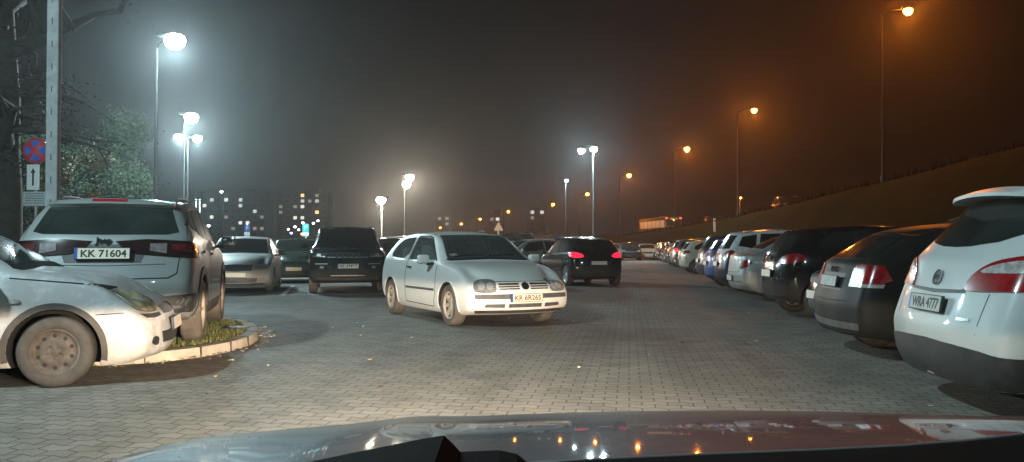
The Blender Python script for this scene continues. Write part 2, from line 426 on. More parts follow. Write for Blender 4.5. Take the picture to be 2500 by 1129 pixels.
def wheel_meshes(r, w, kind, dusty):
    key = (r, w, kind, dusty)
    if key in _wheelcache: return _wheelcache[key]
    rr = r * .66 if kind != 'steel' else r * .64; h = w / 2
    t = MB(); t.lathe([(rr, -h * .85), (rr + .02, -h), (r - .035, -h), (r - .008, -h * .82), (r, -h * .5), (r, h * .5), (r - .008, h * .82), (r - .035, h), (rr + .02, h), (rr, h * .85)], 40)
    m = MB()
    if kind == 'steel':
        m.lathe([(rr + .004, h * .86), (rr - .012, h * .9), (rr - .02, h * .7), (rr - .045, h * .55), (rr - .06, h * .62), (rr * .45, h * .78), (rr * .3, h * .62), (.035, h * .62), (.03, h * .72), (.001, h * .72)], 40)
        for q in range(10):
            a = 2 * math.pi * q / 10; c = (math.cos(a) * rr * .70, math.sin(a) * rr * .70)
            m.lathe([(.001, 0), (.017, 0)], 10, mi=1, c=(c[0], h * .71, c[1]))
        for q in range(5):
            a = 2 * math.pi * q / 5; m.lathe([(.011, -.004), (.011, .014), (.001, .014)], 8, c=(math.cos(a) * .055, h * .66, math.sin(a) * .055))
    else:
        m.lathe([(rr + .004, h * .86), (rr - .014, h * .9), (rr - .03, h * .6), (rr - .035, 0), (rr - .04, -h * .3), (.001, -h * .3)], 40, mi=0)
        ns = {'spoke5': 5, 'spoke7': 7, 'spoke10': 10}[kind]; sw = {5: .06, 7: .042, 10: .026}[ns]
        for q in range(ns):
            a = 2 * math.pi * q / ns; ca, sa = math.cos(a), math.sin(a)
            def P(rad, u, y): return (ca * rad - sa * u, y, sa * rad + ca * u)
            V = [P(.04, -sw * .7, h * .55), P(.04, sw * .7, h * .55), P(rr - .015, sw * .55, h * .74), P(rr - .015, -sw * .55, h * .74),
                 P(.04, -sw * .7, h * .1), P(.04, sw * .7, h * .1), P(rr - .015, sw * .55, h * .2), P(rr - .015, -sw * .55, h * .2)]
            m.add(V, [(0, 1, 2, 3), (0, 3, 7, 4), (1, 5, 6, 2), (4, 7, 6, 5)], 2)
        m.lathe([(.07, h * .1), (.07, h * .58), (.06, h * .66), (.001, h * .68)], 20, mi=2)
    tm = t.mesh([M['tyredirty'] if dusty else M['tyre']])
    if kind == 'steel': rm = m.mesh([M['steel'], M['seam']])
    else:
        al = M['alloydirty'] if dusty else M['alloy']
        rm = m.mesh([M['black'], M['seam'], al])
        for p in rm.polygons:                                         # rim lip is bright
            if p.material_index == 0 and p.center.y > h * .55: p.material_index = 2
    _wheelcache[key] = (tm, rm); return _wheelcache[key]
def text_mesh(txt, size, material, depth=.002, bold=0.0, shear=0):
    cu = bpy.data.curves.new('t', 'FONT'); cu.body = txt; cu.size = size; cu.align_x = 'CENTER'; cu.align_y = 'CENTER'
    cu.extrude = depth; cu.offset = bold; cu.shear = shear; cu.resolution_u = 3
    o = bpy.data.objects.new('t', cu); C.objects.link(o); bpy.context.view_layer.update()
    me = bpy.data.meshes.new_from_object(o.evaluated_get(bpy.context.evaluated_depsgraph_get()))
    bpy.data.objects.remove(o); me.materials.clear(); me.materials.append(material); return me
# ------------------------------------------------------------------ car kinds: shell stations (x, bottom, shoulder, top, half width, roof half width) and panels
def arc_band(cx, r, w0, w1, a0, a1, n=22):
    o = []; i_ = []
    for q in range(n + 1):
        a = R(a0 + (a1 - a0) * q / n); o.append((cx + (r + w1) * math.cos(a), r * 0 + RC[0] + (r + w1) * math.sin(a)))
        i_.append((cx + (r + w0) * math.cos(a), RC[0] + (r + w0) * math.sin(a)))
    return o + i_[::-1]
RC = [.31]
SPEC = {}
SPEC['golf'] = dict(cabin=(-1.62, .80, .55), hw=.8675, wf=1.255, wr=-1.255, wr_=.31, fsweep=.20, rsweep=.16, arch=1.12,
  fx=[-.10, -.03, 0, -.01, -.05, -.10, -.16], rx=[.09, .02, 0, .03, .10, .30, .37],
  st=[(2.13, .22, .62, .70, .82, .6), (1.93, .19, .68, .775, .845, .6), (1.55, .18, .80, .875, .86, .62), (1.10, .17, .88, .945, .8675, .66), (.93, .17, .905, .985, .8675, .70),
      (.62, .17, .92, 1.19, .8675, .66), (.30, .17, .93, 1.375, .8675, .61), (-.3, .17, .94, 1.44, .867, .61), (-1.0, .18, .95, 1.425, .86, .60), (-1.52, .20, .965, 1.375, .845, .57), (-1.99, .25, .98, 1.36, .81, .56)],
  P=[('windscreen', 'F', [(0, 1.01), (.66, .985), (.69, 1.0), (.565, 1.345), (.53, 1.365), (0, 1.375)], 'clearglass', {}),
     ('windscreen_seal', 'F', [(0, .985), (.69, .965), (.72, .985), (.64, 1.0), (0, 1.015)], 'black', dict(off=.006)),
     ('rear_window', 'B', [(0, 1.04), (.58, 1.05), (.50, 1.29), (0, 1.31)], 'clearglass', {}),
     ('door_window', 'S', [(.66, .975), (.60, 1.04), (.24, 1.295), (.12, 1.325), (-.34, 1.345), (-.40, 1.33), (-.46, .985), (-.42, .97)], 'clearglass', {}),
     ('quarter_window', 'S', [(-.54, .985), (-.49, 1.335), (-.52, 1.34), (-1.02, 1.32), (-1.32, 1.22), (-1.42, 1.10), (-1.40, 1.04), (-1.28, .995)], 'clearglass', dict(round=1)),
     ('window_frame', 'S', [(.74, .955), (.20, 1.335), (.06, 1.362), (-.40, 1.372), (-.50, .94), (-.47, .94), (-.375, 1.352), (.05, 1.342), (.19, 1.315), (.68, .968)], 'seam', dict(off=.002)),
     ('door_seam', 'S', [(-.50, .94), (-.515, .94), (-.53, .62), (-.50, .27), (.70, .25), (.80, .5), (.80, .90), (.786, .90), (.786, .5), (.69, .262), (-.488, .282), (-.515, .62)], 'seam', dict(off=.0015)),
     ('side_moulding', 'S', [(-.46, .50), (-.46, .535), (.74, .535), (.74, .50)], 'greytrim', dict(off=.012)),
     ('wheel_arch_lip', 'S', 'archF', 'paint', dict(off=.012)), ('wheel_arch_lip', 'S', 'archR', 'paint', dict(off=.012)),
     ('headlight', 'D', (1.98, .60, R(22)), [(-.175, .555), (-.16, .665), (-.12, .70), (.02, .705), (.12, .685), (.155, .64), (.155, .58), (.12, .53), (-.12, .525)], 'headlamp', dict(round=1, off=.008, rim=1)),
     ('grille', 'F', [(0, .55), (.42, .55), (.43, .56), (.42, .655), (0, .66)], 'paint', dict(off=.004)),
     ('grille_slot', 'F', [(.09, .628), (.40, .625), (.40, .645), (.09, .65)], 'black', dict(off=.009, pair=1)),
     ('grille_slot', 'F', [(.09, .595), (.41, .592), (.41, .610), (.09, .614)], 'black', dict(off=.009, pair=1)),
     ('grille_slot', 'F', [(.09, .563), (.40, .562), (.40, .578), (.09, .581)], 'black', dict(off=.009, pair=1)),
     ('bumper_strip', 'F', [(0, .43), (.74, .43), (.75, .44), (.75, .485), (.74, .495), (0, .50)], 'greytrim', dict(off=.016, res=.04)),
     ('lower_intake', 'F', [(0, .305), (.27, .305), (.27, .36), (0, .36)], 'greytrim', dict(off=.005)),
     ('lower_intake', 'F', [(.33, .305), (.62, .315), (.60, .36), (.33, .36)], 'greytrim', dict(off=.005, pair=1)),
     ('front_lip', 'F', [(0, .225), (.70, .225), (.74, .27), (0, .265)], 'dusttrim', dict(off=.006)),
     ('bonnet_seam', 'F', [(0, .672), (.44, .672), (.44, .678), (0, .679)], 'seam', dict(off=.0015)),
     ('headlight_reflector', 'D', (1.98, .60, R(22)), [(-.125, .56), (-.125, .66), (-.03, .66), (-.03, .56)], 'reflector', dict(round=2, off=.011, res=.02)),
     ('headlight_reflector', 'D', (1.98, .60, R(22)), [(-.005, .565), (-.005, .665), (.09, .665), (.09, .565)], 'reflector', dict(round=2, off=.011, res=.02)),
     ('tail_light', 'D', (-1.9, .70, R(158)), [(-.12, .68), (.10, .68), (.09, .90), (-.06, .93)], 'red', dict(round=1)),
     ('rear_bumper_strip', 'B', [(0, .46), (.72, .46), (.72, .52), (0, .52)], 'greytrim', dict(off=.014)),
     ('door_handle', 'S', [(-.43, .835), (-.43, .86), (-.27, .855), (-.27, .83)], 'black', dict(off=.022)),
     ('windscreen_sticker', 'F', [(-.62, 1.035), (-.62, 1.065), (-.50, 1.068), (-.50, 1.038)], 'clearlens', dict(off=.010, side=1)),
     ('wiper', 'F', [(-.55, 1.02), (-.05, 1.045), (-.05, 1.052), (-.55, 1.03)], 'black', dict(off=.016, side=1)), ('wiper', 'F', [(.02, 1.02), (.52, 1.05), (.52, 1.057), (.02, 1.03)], 'black', dict(off=.016, side=1))],
  mir=(.62, .93, .975, 'paint'), plates=[('F', .465 - .02, .0), ('B', .62, 0)], rim='spoke7')
SPEC['corsa'] = dict(hw=.825, wf=1.245, wr=-1.245, wr_=.300, fsweep=.13, rsweep=.18, arch=1.20,
  fx=[-.08, -.02, 0, -.03, -.10, -.16, -.22], rx=[.09, .02, 0, .03, .10, .26, .33],
  st=[(2.07, .20, .66, .75, .76, .5), (1.84, .17, .745, .84, .80, .5), (1.5, .17, .84, .93, .82, .5), (1.1, .17, .90, .98, .825, .6), (.92, .17, .93, 1.02, .825, .65),
      (.6, .17, .95, 1.22, .825, .62), (.25, .17, .96, 1.38, .825, .58), (-.3, .17, .97, 1.44, .823, .58), (-1.0, .18, .98, 1.42, .82, .57), (-1.45, .2, 1.0, 1.37, .80, .54), (-1.82, .25, 1.0, 1.35, .76, .52)],
  P=[('windscreen', 'F', [(0, 1.045), (.60, 1.02), (.65, 1.04), (.55, 1.34), (.50, 1.37), (0, 1.375)], 'glass', {}),
     ('windscreen_cowl', 'F', [(0, 1.01), (.66, .985), (.70, 1.0), (.66, 1.035), (0, 1.05)], 'black', dict(off=.007)),
     ('rear_window', 'B', [(0, 1.06), (.54, 1.07), (.46, 1.29), (0, 1.31)], 'glass', {}),
     ('door_window', 'S', [(.64, 1.0), (.22, 1.29), (-.40, 1.33), (-.46, 1.01)], 'glass', {}),
     ('quarter_window', 'S', [(-.54, 1.01), (-.48, 1.33), (-1.0, 1.31), (-1.25, 1.1), (-1.2, 1.03)], 'glass', {}),
     ('headlight', 'D', (1.88, .62, R(58)), [(.20, .785), (.17, .76), (.12, .68), (.08, .64), (.0, .62), (-.14, .605), (-.20, .62), (-.20, .70), (-.12, .755), (0, .785), (.12, .80)], 'yellowlamp', dict(round=1, off=.008, rim=1, res=.03)),
     ('lower_grille', 'F', [(0, .30), (.42, .32), (.46, .42), (0, .42)], 'black', {}),
     ('grille', 'F', [(0, .56), (.28, .57), (.32, .64), (0, .66)], 'black', {}),
     ('lamp_gap', 'D', (1.88, .62, R(58)), [(.05, .60), (-.08, .59), (-.22, .59), (-.24, .56), (-.14, .55), (-.02, .56)], 'black', dict(off=.003, res=.03)),
     ('fog_lamp', 'D', (1.88, .62, R(58)), [(-.16, .30), (-.17, .38), (-.08, .40), (-.05, .33)], 'black', dict(round=1, off=.004, res=.03)),
     ('wheel_arch_lip', 'S', 'archF', 'dusttrim', dict(off=.010)), ('wheel_arch_lip', 'S', 'archR', 'dusttrim', dict(off=.010)),
     ('bumper_seam', 'S', [(1.56, .60), (1.78, .61), (1.78, .618), (1.56, .608)], 'seam', dict(off=.0015)),
     ('bonnet_seam', 'S', [(.90, .915), (1.5, .855), (1.66, .815), (1.66, .825), (1.5, .866), (.90, .926)], 'seam', dict(off=.0015)),
     ('door_seam', 'S', [(.70, .25), (.78, .5), (.76, .97), (.746, .97), (.766, .5), (.688, .25)], 'seam', dict(off=.0015)),
     ('side_repeater', 'S', [(.90, .71), (.90, .745), (.99, .745), (.99, .71)], 'clearlens', dict(off=.012, round=2, res=.02)),
     ('tail_light', 'D', (-1.7, .68, R(150)), [(-.12, .7), (.06, .7), (.05, 1.1), (-.08, 1.1)], 'red', {}),
     ('door_handle', 'S', [(-.40, .83), (-.40, .86), (-.24, .86), (-.24, .83)], 'black', dict(off=.02))],
  mir=(.60, .90, 1.02, 'black'), plates=[('F', .47, 0), ('B', .6, 0)], rim='steel')
SPEC['compass'] = dict(hw=.905, wf=1.32, wr=-1.32, wr_=.355, fsweep=.20, rsweep=.17, arch=1.15,
  fx=[-.10, -.02, 0, -.01, -.04, -.08, -.14], rx=[.10, .02, 0, .07, .13, .36, .44],
  st=[(2.22, .28, .92, 1.0, .84, .6), (2.02, .24, .96, 1.03, .88, .6), (1.6, .22, 1.0, 1.07, .90, .6), (1.1, .22, 1.04, 1.11, .905, .6), (.92, .22, 1.06, 1.14, .905, .7),
      (.58, .22, 1.08, 1.36, .905, .7), (.2, .22, 1.09, 1.57, .905, .68), (-.4, .22, 1.11, 1.64, .903, .68), (-1.2, .23, 1.14, 1.61, .90, .67), (-1.68, .28, 1.17, 1.56, .89, .65), (-2.18, .34, 1.17, 1.545, .86, .64)],
  P=[('windscreen', 'F', [(0, 1.17), (.68, 1.15), (.60, 1.53), (0, 1.565)], 'glass', {}),
     ('rear_window', 'B', [(0, 1.20), (.60, 1.205), (.70, 1.23), (.60, 1.49), (.55, 1.50), (0, 1.515)], 'glass', dict(off=.005)),
     ('rear_spoiler', 'B', [(0, 1.505), (.60, 1.49), (.60, 1.53), (0, 1.55)], 'paint', dict(off=.05, deep=.03)),
     ('brake_light', 'B', [(0, 1.522), (.17, 1.52), (.17, 1.538), (0, 1.54)], 'dimred', dict(off=.056)),
     ('front_door_window', 'S', [(.55, 1.14), (.18, 1.47), (-.38, 1.53), (-.42, 1.16)], 'glass', {}),
     ('rear_door_window', 'S', [(-.50, 1.16), (-.46, 1.53), (-1.12, 1.50), (-1.28, 1.34), (-1.25, 1.22)], 'glass', {}),
     ('quarter_window', 'S', [(-1.34, 1.24), (-1.33, 1.37), (-1.20, 1.49), (-1.45, 1.46), (-1.66, 1.32), (-1.60, 1.27)], 'glass', {}),
     ('window_trim', 'S', [(.60, 1.11), (.18, 1.50), (-.4, 1.555), (-1.2, 1.53), (-1.55, 1.46), (-1.80, 1.31), (-1.78, 1.295), (-1.53, 1.445), (-1.2, 1.515), (-.4, 1.54), (.17, 1.485), (.58, 1.11)], 'chrome', dict(off=.003)),
     ('tail_light', 'D', (-1.98, .62, R(146)), [(.46, 1.13), (.42, 1.05), (.32, 1.0), (.0, .97), (-.30, .955), (-.36, 1.0), (-.38, 1.09), (-.20, 1.13), (.2, 1.15)], 'darkred', dict(off=.012, res=.04, rim=1)),
     ('reversing_lamp', 'B', [(.44, 1.03), (.44, 1.105), (.60, 1.11), (.60, 1.0)], 'smokelens', dict(off=.02, pair=1, res=.03)),
     ('tail_light_reflector', 'D', (-1.98, .62, R(146)), [(.0, 1.04), (.0, 1.10), (-.24, 1.09), (-.24, 1.0)], 'deepred', dict(off=.018, res=.03)),
     ('number_plate_recess', 'B', [(0, .91), (.36, .91), (.43, 1.09), (0, 1.10)], 'greytrim', dict(off=.002)),
     ('tailgate_seam', 'B', [(0, .745), (.62, .755), (.70, .80), (.72, .96), (.73, .96), (.71, .79), (.625, .742), (0, .732)], 'seam', dict(off=.0015)),
     ('tailgate_crease', 'B', [(0, .875), (.6, .89), (.6, .897), (0, .882)], 'seam', dict(off=.001)),
     ('tailgate_side_seam', 'B', [(.80, 1.1), (.74, 1.52), (.733, 1.52), (.792, 1.1)], 'seam', dict(off=.001, pair=1)),
     ('rear_bumper_cladding', 'B', [(0, .36), (.84, .38), (.88, .58), (.60, .56), (.52, .50), (0, .50)], 'black', dict(off=.005)),
     ('rear_step', 'S', [(-1.74, .55), (-1.80, .40), (-2.2, .40), (-2.2, .56)], 'greytrim', dict(off=.004)),
     ('wheel_arch_trim', 'S', 'archFw', 'dusttrim', dict(off=.014)), ('wheel_arch_trim', 'S', 'archRw', 'dusttrim', dict(off=.014)),
     ('sill_trim', 'S', [(.85, .25), (-.86, .25), (-.86, .40), (.85, .40)], 'dusttrim', dict(off=.010)),
     ('door_seam', 'S', [(-.455, 1.12), (-.47, .42), (-.458, .42), (-.443, 1.12)], 'seam', dict(off=.0015)),
     ('door_handle', 'S', [(-.36, .97), (-.36, 1.0), (-.16, 1.0), (-.16, .97)], 'paint', dict(off=.03, deep=.03)),
     ('door_handle', 'S', [(-1.24, 1.0), (-1.24, 1.03), (-1.04, 1.03), (-1.04, 1.0)], 'paint', dict(off=.03, deep=.03)),
     ('headlight', 'D', (2.0, .66, R(28)), [(-.2, .88), (-.2, .98), (.18, 1.0), (.16, .90)], 'headlamp', {})],
  mir=(.62, .97, 1.14, 'paint'), plates=[('F', .62, 0), ('B', 1.005, 0)], rim='spoke10', rails=(1.655, .60, .1, -1.5))
SPEC['cherokee'] = dict(hw=.97, wf=1.455, wr=-1.455, wr_=.39, fsweep=.16, rsweep=.14, arch=1.13,
  fx=[-.14, -.02, 0, -.01, -.02, -.05, -.12], rx=[.1, .02, 0, .02, .06, .26, .32],
  st=[(2.38, .32, 1.02, 1.10, .90, .6), (2.2, .28, 1.05, 1.13, .95, .6), (1.8, .26, 1.08, 1.16, .965, .6), (1.2, .25, 1.11, 1.19, .97, .6), (1.0, .25, 1.12, 1.21, .97, .7),
      (.66, .25, 1.13, 1.45, .97, .74), (.3, .25, 1.14, 1.68, .97, .73), (-.4, .25, 1.15, 1.74, .97, .73), (-1.4, .26, 1.17, 1.72, .965, .72), (-2.0, .3, 1.19, 1.67, .95, .71), (-2.42, .36, 1.19, 1.66, .92, .70)],
  P=[('windscreen', 'F', [(0, 1.24), (.74, 1.21), (.67, 1.63), (.62, 1.66), (0, 1.675)], 'glass', {}),
     ('rear_window', 'B', [(0, 1.25), (.70, 1.25), (.62, 1.60), (0, 1.62)], 'glass', {}),
     ('front_door_window', 'S', [(.6, 1.19), (.26, 1.58), (-.40, 1.64), (-.44, 1.2)], 'glass', {}),
     ('rear_door_window', 'S', [(-.52, 1.2), (-.48, 1.64), (-1.3, 1.62), (-1.4, 1.22)], 'glass', {}),
     ('quarter_window', 'S', [(-1.48, 1.23), (-1.38, 1.61), (-1.95, 1.57), (-2.1, 1.3)], 'glass', {}),
     ('headlight', 'D', (2.2, .70, R(20)), [(-.20, .92), (-.20, 1.03), (.16, 1.04), (.16, .93), (.05, .91)], 'black', dict(off=.006, res=.04)),
     ('headlight_lens', 'D', (2.2, .70, R(20)), [(-.19, .925), (-.19, .95), (-.05, .955), (-.06, 1.0), (.0, 1.02), (.06, 1.0), (.05, .955), (.14, .96), (.15, .935)], 'headlamp', dict(off=.012, res=.03)),
     ('grille_frame', 'F', [(0, .90), (.50, .90), (.50, 1.03), (0, 1.04)], 'black', dict(off=.006))] +
    [('grille_slot', 'F', [(y0, .925), (y0 + .09, .925), (y0 + .085, 1.015), (y0 + .005, 1.015)], 'seam', dict(off=.010, pair=1)) for y0 in (.015, .155, .295, .41)] +
    [('grille_slot_trim', 'F', [(y0, .915), (y0 + .09, .915), (y0 + .09, .927), (y0, .927)], 'alloy', dict(off=.012, pair=1)) for y0 in (.02, .16, .30, .41)] +
    [('fog_lamp_surround', 'F', [(.50, .745), (.50, .765), (.80, .765), (.80, .745)], 'alloy', dict(off=.012, pair=1)),
     ('fog_lamp', 'F', [(.58, .64), (.58, .70), (.68, .70), (.68, .64)], 'headlamp', dict(off=.012, pair=1, round=2, res=.03)),
     ('bumper_trim', 'F', [(0, .455), (.42, .455), (.42, .475), (0, .475)], 'alloy', dict(off=.014)),
     ('lower_intake', 'F', [(0, .50), (.50, .52), (.50, .64), (0, .64)], 'seam', {}),
     ('front_lip', 'F', [(0, .34), (.75, .36), (.8, .42), (0, .40)], 'dusttrim', dict(off=.006)),
     ('tail_light', 'D', (-2.3, .78, R(155)), [(-.14, .98), (.14, 1.0), (.12, 1.12), (-.1, 1.12)], 'red', {})],
  mir=(.72, 1.05, 1.20, 'paint'), plates=[('F', .70, 0), ('B', .9, 0)], rim='spoke5', rails=(1.76, .64, .1, -1.8))
SPEC['octavia'] = dict(hw=.885, wf=1.29, wr=-1.29, wr_=.315, fsweep=.26, rsweep=.18, arch=1.12,
  fx=[-.10, -.02, 0, -.02, -.08, -.12, -.18], rx=[.09, .02, 0, .03, .06, .14, .20],
  st=[(2.2, .2, .66, .74, .80, .6), (2.0, .17, .72, .81, .85, .6), (1.6, .16, .83, .91, .87, .6), (1.15, .16, .91, .98, .885, .6), (.95, .16, .93, 1.01, .885, .7),
      (.6, .16, .94, 1.22, .885, .68), (.22, .16, .95, 1.41, .885, .64), (-.4, .16, .96, 1.47, .883, .63), (-1.1, .17, .97, 1.43, .88, .62), (-1.55, .18, .98, 1.27, .87, .62), (-1.85, .2, .99, 1.10, .85, .62), (-2.30, .26, .98, 1.06, .82, .6)],
  P=[('windscreen', 'F', [(0, 1.04), (.70, 1.01), (.60, 1.38), (0, 1.405)], 'glass', {}),
     ('rear_window', 'B', [(0, 1.14), (.60, 1.13), (.55, 1.38), (0, 1.40)], 'glass', {}),
     ('front_door_window', 'S', [(.62, 1.0), (.22, 1.33), (-.38, 1.37), (-.42, 1.0)], 'glass', {}),
     ('rear_door_window', 'S', [(-.50, 1.0), (-.46, 1.37), (-1.0, 1.34), (-1.40, 1.12), (-1.36, 1.03)], 'glass', {}),
     ('headlight', 'D', (2.05, .62, R(30)), [(-.22, .60), (-.20, .69), (0, .74), (.24, .78), (.22, .68), (.10, .60)], 'headlamp', dict(off=.008, round=1, rim=1)),
     ('grille', 'F', [(0, .56), (.38, .575), (.44, .69), (.40, .71), (0, .715)], 'black', dict(off=.006)),
     ('grille_surround', 'F', [(0, .705), (.41, .70), (.43, .72), (0, .73)], 'chrome', dict(off=.012)),
     ('lower_intake', 'F', [(0, .28), (.50, .29), (.54, .40), (0, .41)], 'greytrim', dict(off=.005)),
     ('fog_lamp', 'F', [(.56, .32), (.56, .40), (.76, .41), (.76, .34)], 'headlamp', dict(off=.006, pair=1, round=1)),
     ('bumper_lip', 'F', [(0, .225), (.68, .235), (.72, .265), (0, .25)], 'chrome', dict(off=.004)),
     ('tail_light', 'D', (-2.15, .66, R(152)), [(.12, .70), (.16, .88), (-.12, .90), (-.24, .86), (-.14, .72)], 'red', dict(off=.008, round=1)),
     ('boot_seam', 'B', [(0, .62), (.58, .63), (.62, .95), (.61, .95), (.57, .64), (0, .63)], 'seam', dict(off=.0015)),
     ('rear_bumper_trim', 'B', [(0, .42), (.72, .43), (.72, .445), (0, .435)], 'chrome', dict(off=.006)),
     ('door_handle', 'S', [(-.36, .84), (-.36, .865), (-.18, .865), (-.18, .84)], 'paint', dict(off=.025, deep=.03)),
     ('door_seam', 'S', [(-.455, .98), (-.47, .3), (-.458, .3), (-.443, .98)], 'seam', dict(off=.0015))],
  mir=(.62, .96, 1.02, 'paint'), plates=[('F', .48, 0), ('B', .50, 0)], rim='spoke7')
SPEC['kuga'] = dict(hw=.92, wf=1.345, wr=-1.345, wr_=.36, fsweep=.2, rsweep=.17, arch=1.16,
  fx=[-.10, -.02, 0, -.02, -.06, -.1, -.16], rx=[.06, .01, 0, .09, .18, .50, .56],
  st=[(2.25, .26, .90, .98, .84, .6), (2.05, .22, .95, 1.03, .88, .6), (1.6, .2, 1.0, 1.08, .91, .6), (1.15, .2, 1.04, 1.11, .92, .6), (.98, .2, 1.05, 1.14, .92, .7),
      (.6, .2, 1.07, 1.38, .92, .7), (.2, .2, 1.08, 1.60, .92, .67), (-.4, .2, 1.10, 1.66, .92, .67), (-1.2, .22, 1.14, 1.64, .915, .65), (-1.66, .26, 1.17, 1.60, .905, .62), (-2.28, .25, 1.12, 1.585, .87, .60)],
  P=[('windscreen', 'F', [(0, 1.17), (.70, 1.15), (.60, 1.56), (0, 1.59)], 'glass', {}),
     ('rear_window', 'B', [(0, 1.175), (.20, 1.18), (.48, 1.21), (.74, 1.30), (.70, 1.40), (.60, 1.49), (.55, 1.505), (0, 1.525)], 'glass', dict(off=.006, res=.045)),
     ('front_door_window', 'S', [(.58, 1.14), (.18, 1.5), (-.38, 1.56), (-.42, 1.16)], 'glass', {}),
     ('rear_door_window', 'S', [(-.50, 1.16), (-.46, 1.56), (-1.15, 1.53), (-1.28, 1.22)], 'glass', {}),
     ('quarter_window', 'S', [(-1.36, 1.24), (-1.22, 1.52), (-1.55, 1.47), (-1.70, 1.33)], 'glass', {}),
     ('tail_light', 'D', (-2.05, .62, R(152)), [(.26, .90), (.20, .99), (.08, 1.065), (-.08, 1.105), (-.36, 1.14), (-.40, 1.0), (-.34, .90), (-.1, .888), (.22, .875)], 'red', dict(off=.012, res=.03, round=2)),
     ('tail_light_upper', 'D', (-2.05, .62, R(152)), [(.14, 1.00), (.07, 1.04), (-.08, 1.075), (-.33, 1.10), (-.34, 1.01), (-.04, 1.00)], 'clearlens', dict(off=.018, res=.035, round=1)),
     ('tailgate_seam', 'B', [(0, .875), (.36, .885), (.43, .90), (.42, .865), (.36, .862), (0, .848)], 'black', dict(off=.003)),
     ('tailgate_side_seam', 'B', [(.66, .87), (.63, .60), (.624, .60), (.652, .87)], 'seam', dict(off=.001, pair=1)),
     ('rear_bumper_cladding', 'B', [(0, .255), (.80, .26), (.93, .30), (.93, .47), (.66, .50), (.4, .515), (0, .525)], 'black', dict(off=.007)),
     ('rear_bumper_side', 'S', [(-1.72, .60), (-1.78, .40), (-1.76, .28), (-2.20, .28), (-2.22, .47), (-2.0, .48)], 'black', dict(off=.006)),
     ('model_badge', 'B', [(.42, .68), (.42, .70), (.55, .70), (.55, .68)], 'chrome', dict(off=.008, pair=0, side=-1)),
     ('wheel_arch_trim', 'S', 'archFw', 'black', dict(off=.014)), ('wheel_arch_trim', 'S', 'archRw', 'black', dict(off=.014)),
     ('sill_trim', 'S', [(.85, .22), (-.86, .22), (-.86, .38), (.85, .38)], 'black', dict(off=.010)),
     ('door_seam', 'S', [(-.455, 1.12), (-.47, .40), (-.458, .40), (-.443, 1.12)], 'seam', dict(off=.0015)),
     ('headlight', 'D', (2.05, .66, R(28)), [(-.2, .84), (-.2, .94), (.2, 1.0), (.16, .88)], 'headlamp', {})],
  mir=(.62, .98, 1.14, 'paint'), plates=[('F', .6, 0), ('B', .775, 0)], rim='spoke5', spoiler=(-1.70, 1.605, .56, .22))
SPEC['audi'] = dict(hw=.885, wf=1.29, wr=-1.29, wr_=.32, fsweep=.24, rsweep=.16, arch=1.10,
  fx=[-.10, -.02, 0, -.02, -.06, -.12, -.18], rx=[.05, .01, 0, .07, .14, .50, .60],
  st=[(2.12, .2, .70, .78, .80, .6), (1.95, .17, .76, .85, .85, .6), (1.6, .16, .84, .92, .87, .6), (1.15, .16, .91, .98, .885, .6), (.95, .16, .93, 1.02, .885, .7),
      (.6, .16, .94, 1.22, .885, .66), (.22, .16, .95, 1.39, .885, .63), (-.4, .16, .97, 1.44, .885, .62), (-1.0, .17, .99, 1.42, .88, .60), (-1.42, .2, 1.01, 1.37, .87, .58), (-2.08, .26, 1.02, 1.34, .83, .56)],
  P=[('windscreen', 'F', [(0, 1.05), (.68, 1.02), (.58, 1.36), (0, 1.385)], 'glass', {}),
     ('rear_window', 'B', [(0, 1.05), (.62, 1.06), (.52, 1.275), (0, 1.30)], 'glass', {}),
     ('front_door_window', 'S', [(.6, 1.0), (.2, 1.31), (-.38, 1.35), (-.42, 1.0)], 'glass', {}),
     ('rear_door_window', 'S', [(-.50, 1.0), (-.46, 1.35), (-1.0, 1.32), (-1.40, 1.2), (-1.48, 1.1), (-1.40, 1.05)], 'glass', {}),
     ('tail_light', 'D', (-1.86, .64, R(150)), [(.20, .80), (.17, .95), (.10, 1.0), (-.20, .985), (-.26, .84), (-.2, .80)], 'red', dict(off=.010, res=.035)),
     ('tail_light_strip', 'D', (-1.86, .64, R(150)), [(.20, .765), (.20, .80), (-.22, .80), (-.21, .765)], 'clearlens', dict(off=.010, res=.035)),
     ('number_plate_recess', 'B', [(0, .72), (.32, .72), (.34, .90), (0, .90)], 'black', dict(off=.002)),
     ('tailgate_seam', 'B', [(0, .60), (.50, .61), (.50, .622), (0, .612)], 'seam', dict(off=.0015)),
     ('rear_bumper_trim', 'B', [(0, .32), (.72, .33), (.74, .40), (0, .39)], 'greytrim', dict(off=.006)),
     ('door_seam', 'S', [(-.455, .98), (-.47, .3), (-.458, .3), (-.443, .98)], 'seam', dict(off=.0015)),
     ('headlight', 'D', (1.92, .64, R(28)), [(-.2, .62), (-.2, .72), (.2, .76), (.16, .66)], 'headlamp', dict(off=.008, round=1)),
     ('grille', 'F', [(0, .42), (.26, .45), (.30, .68), (0, .70)], 'black', dict(off=.006))],
  mir=(.62, .96, 1.02, 'paint'), plates=[('F', .46, 0), ('B', .81, 0)], rim='spoke7')
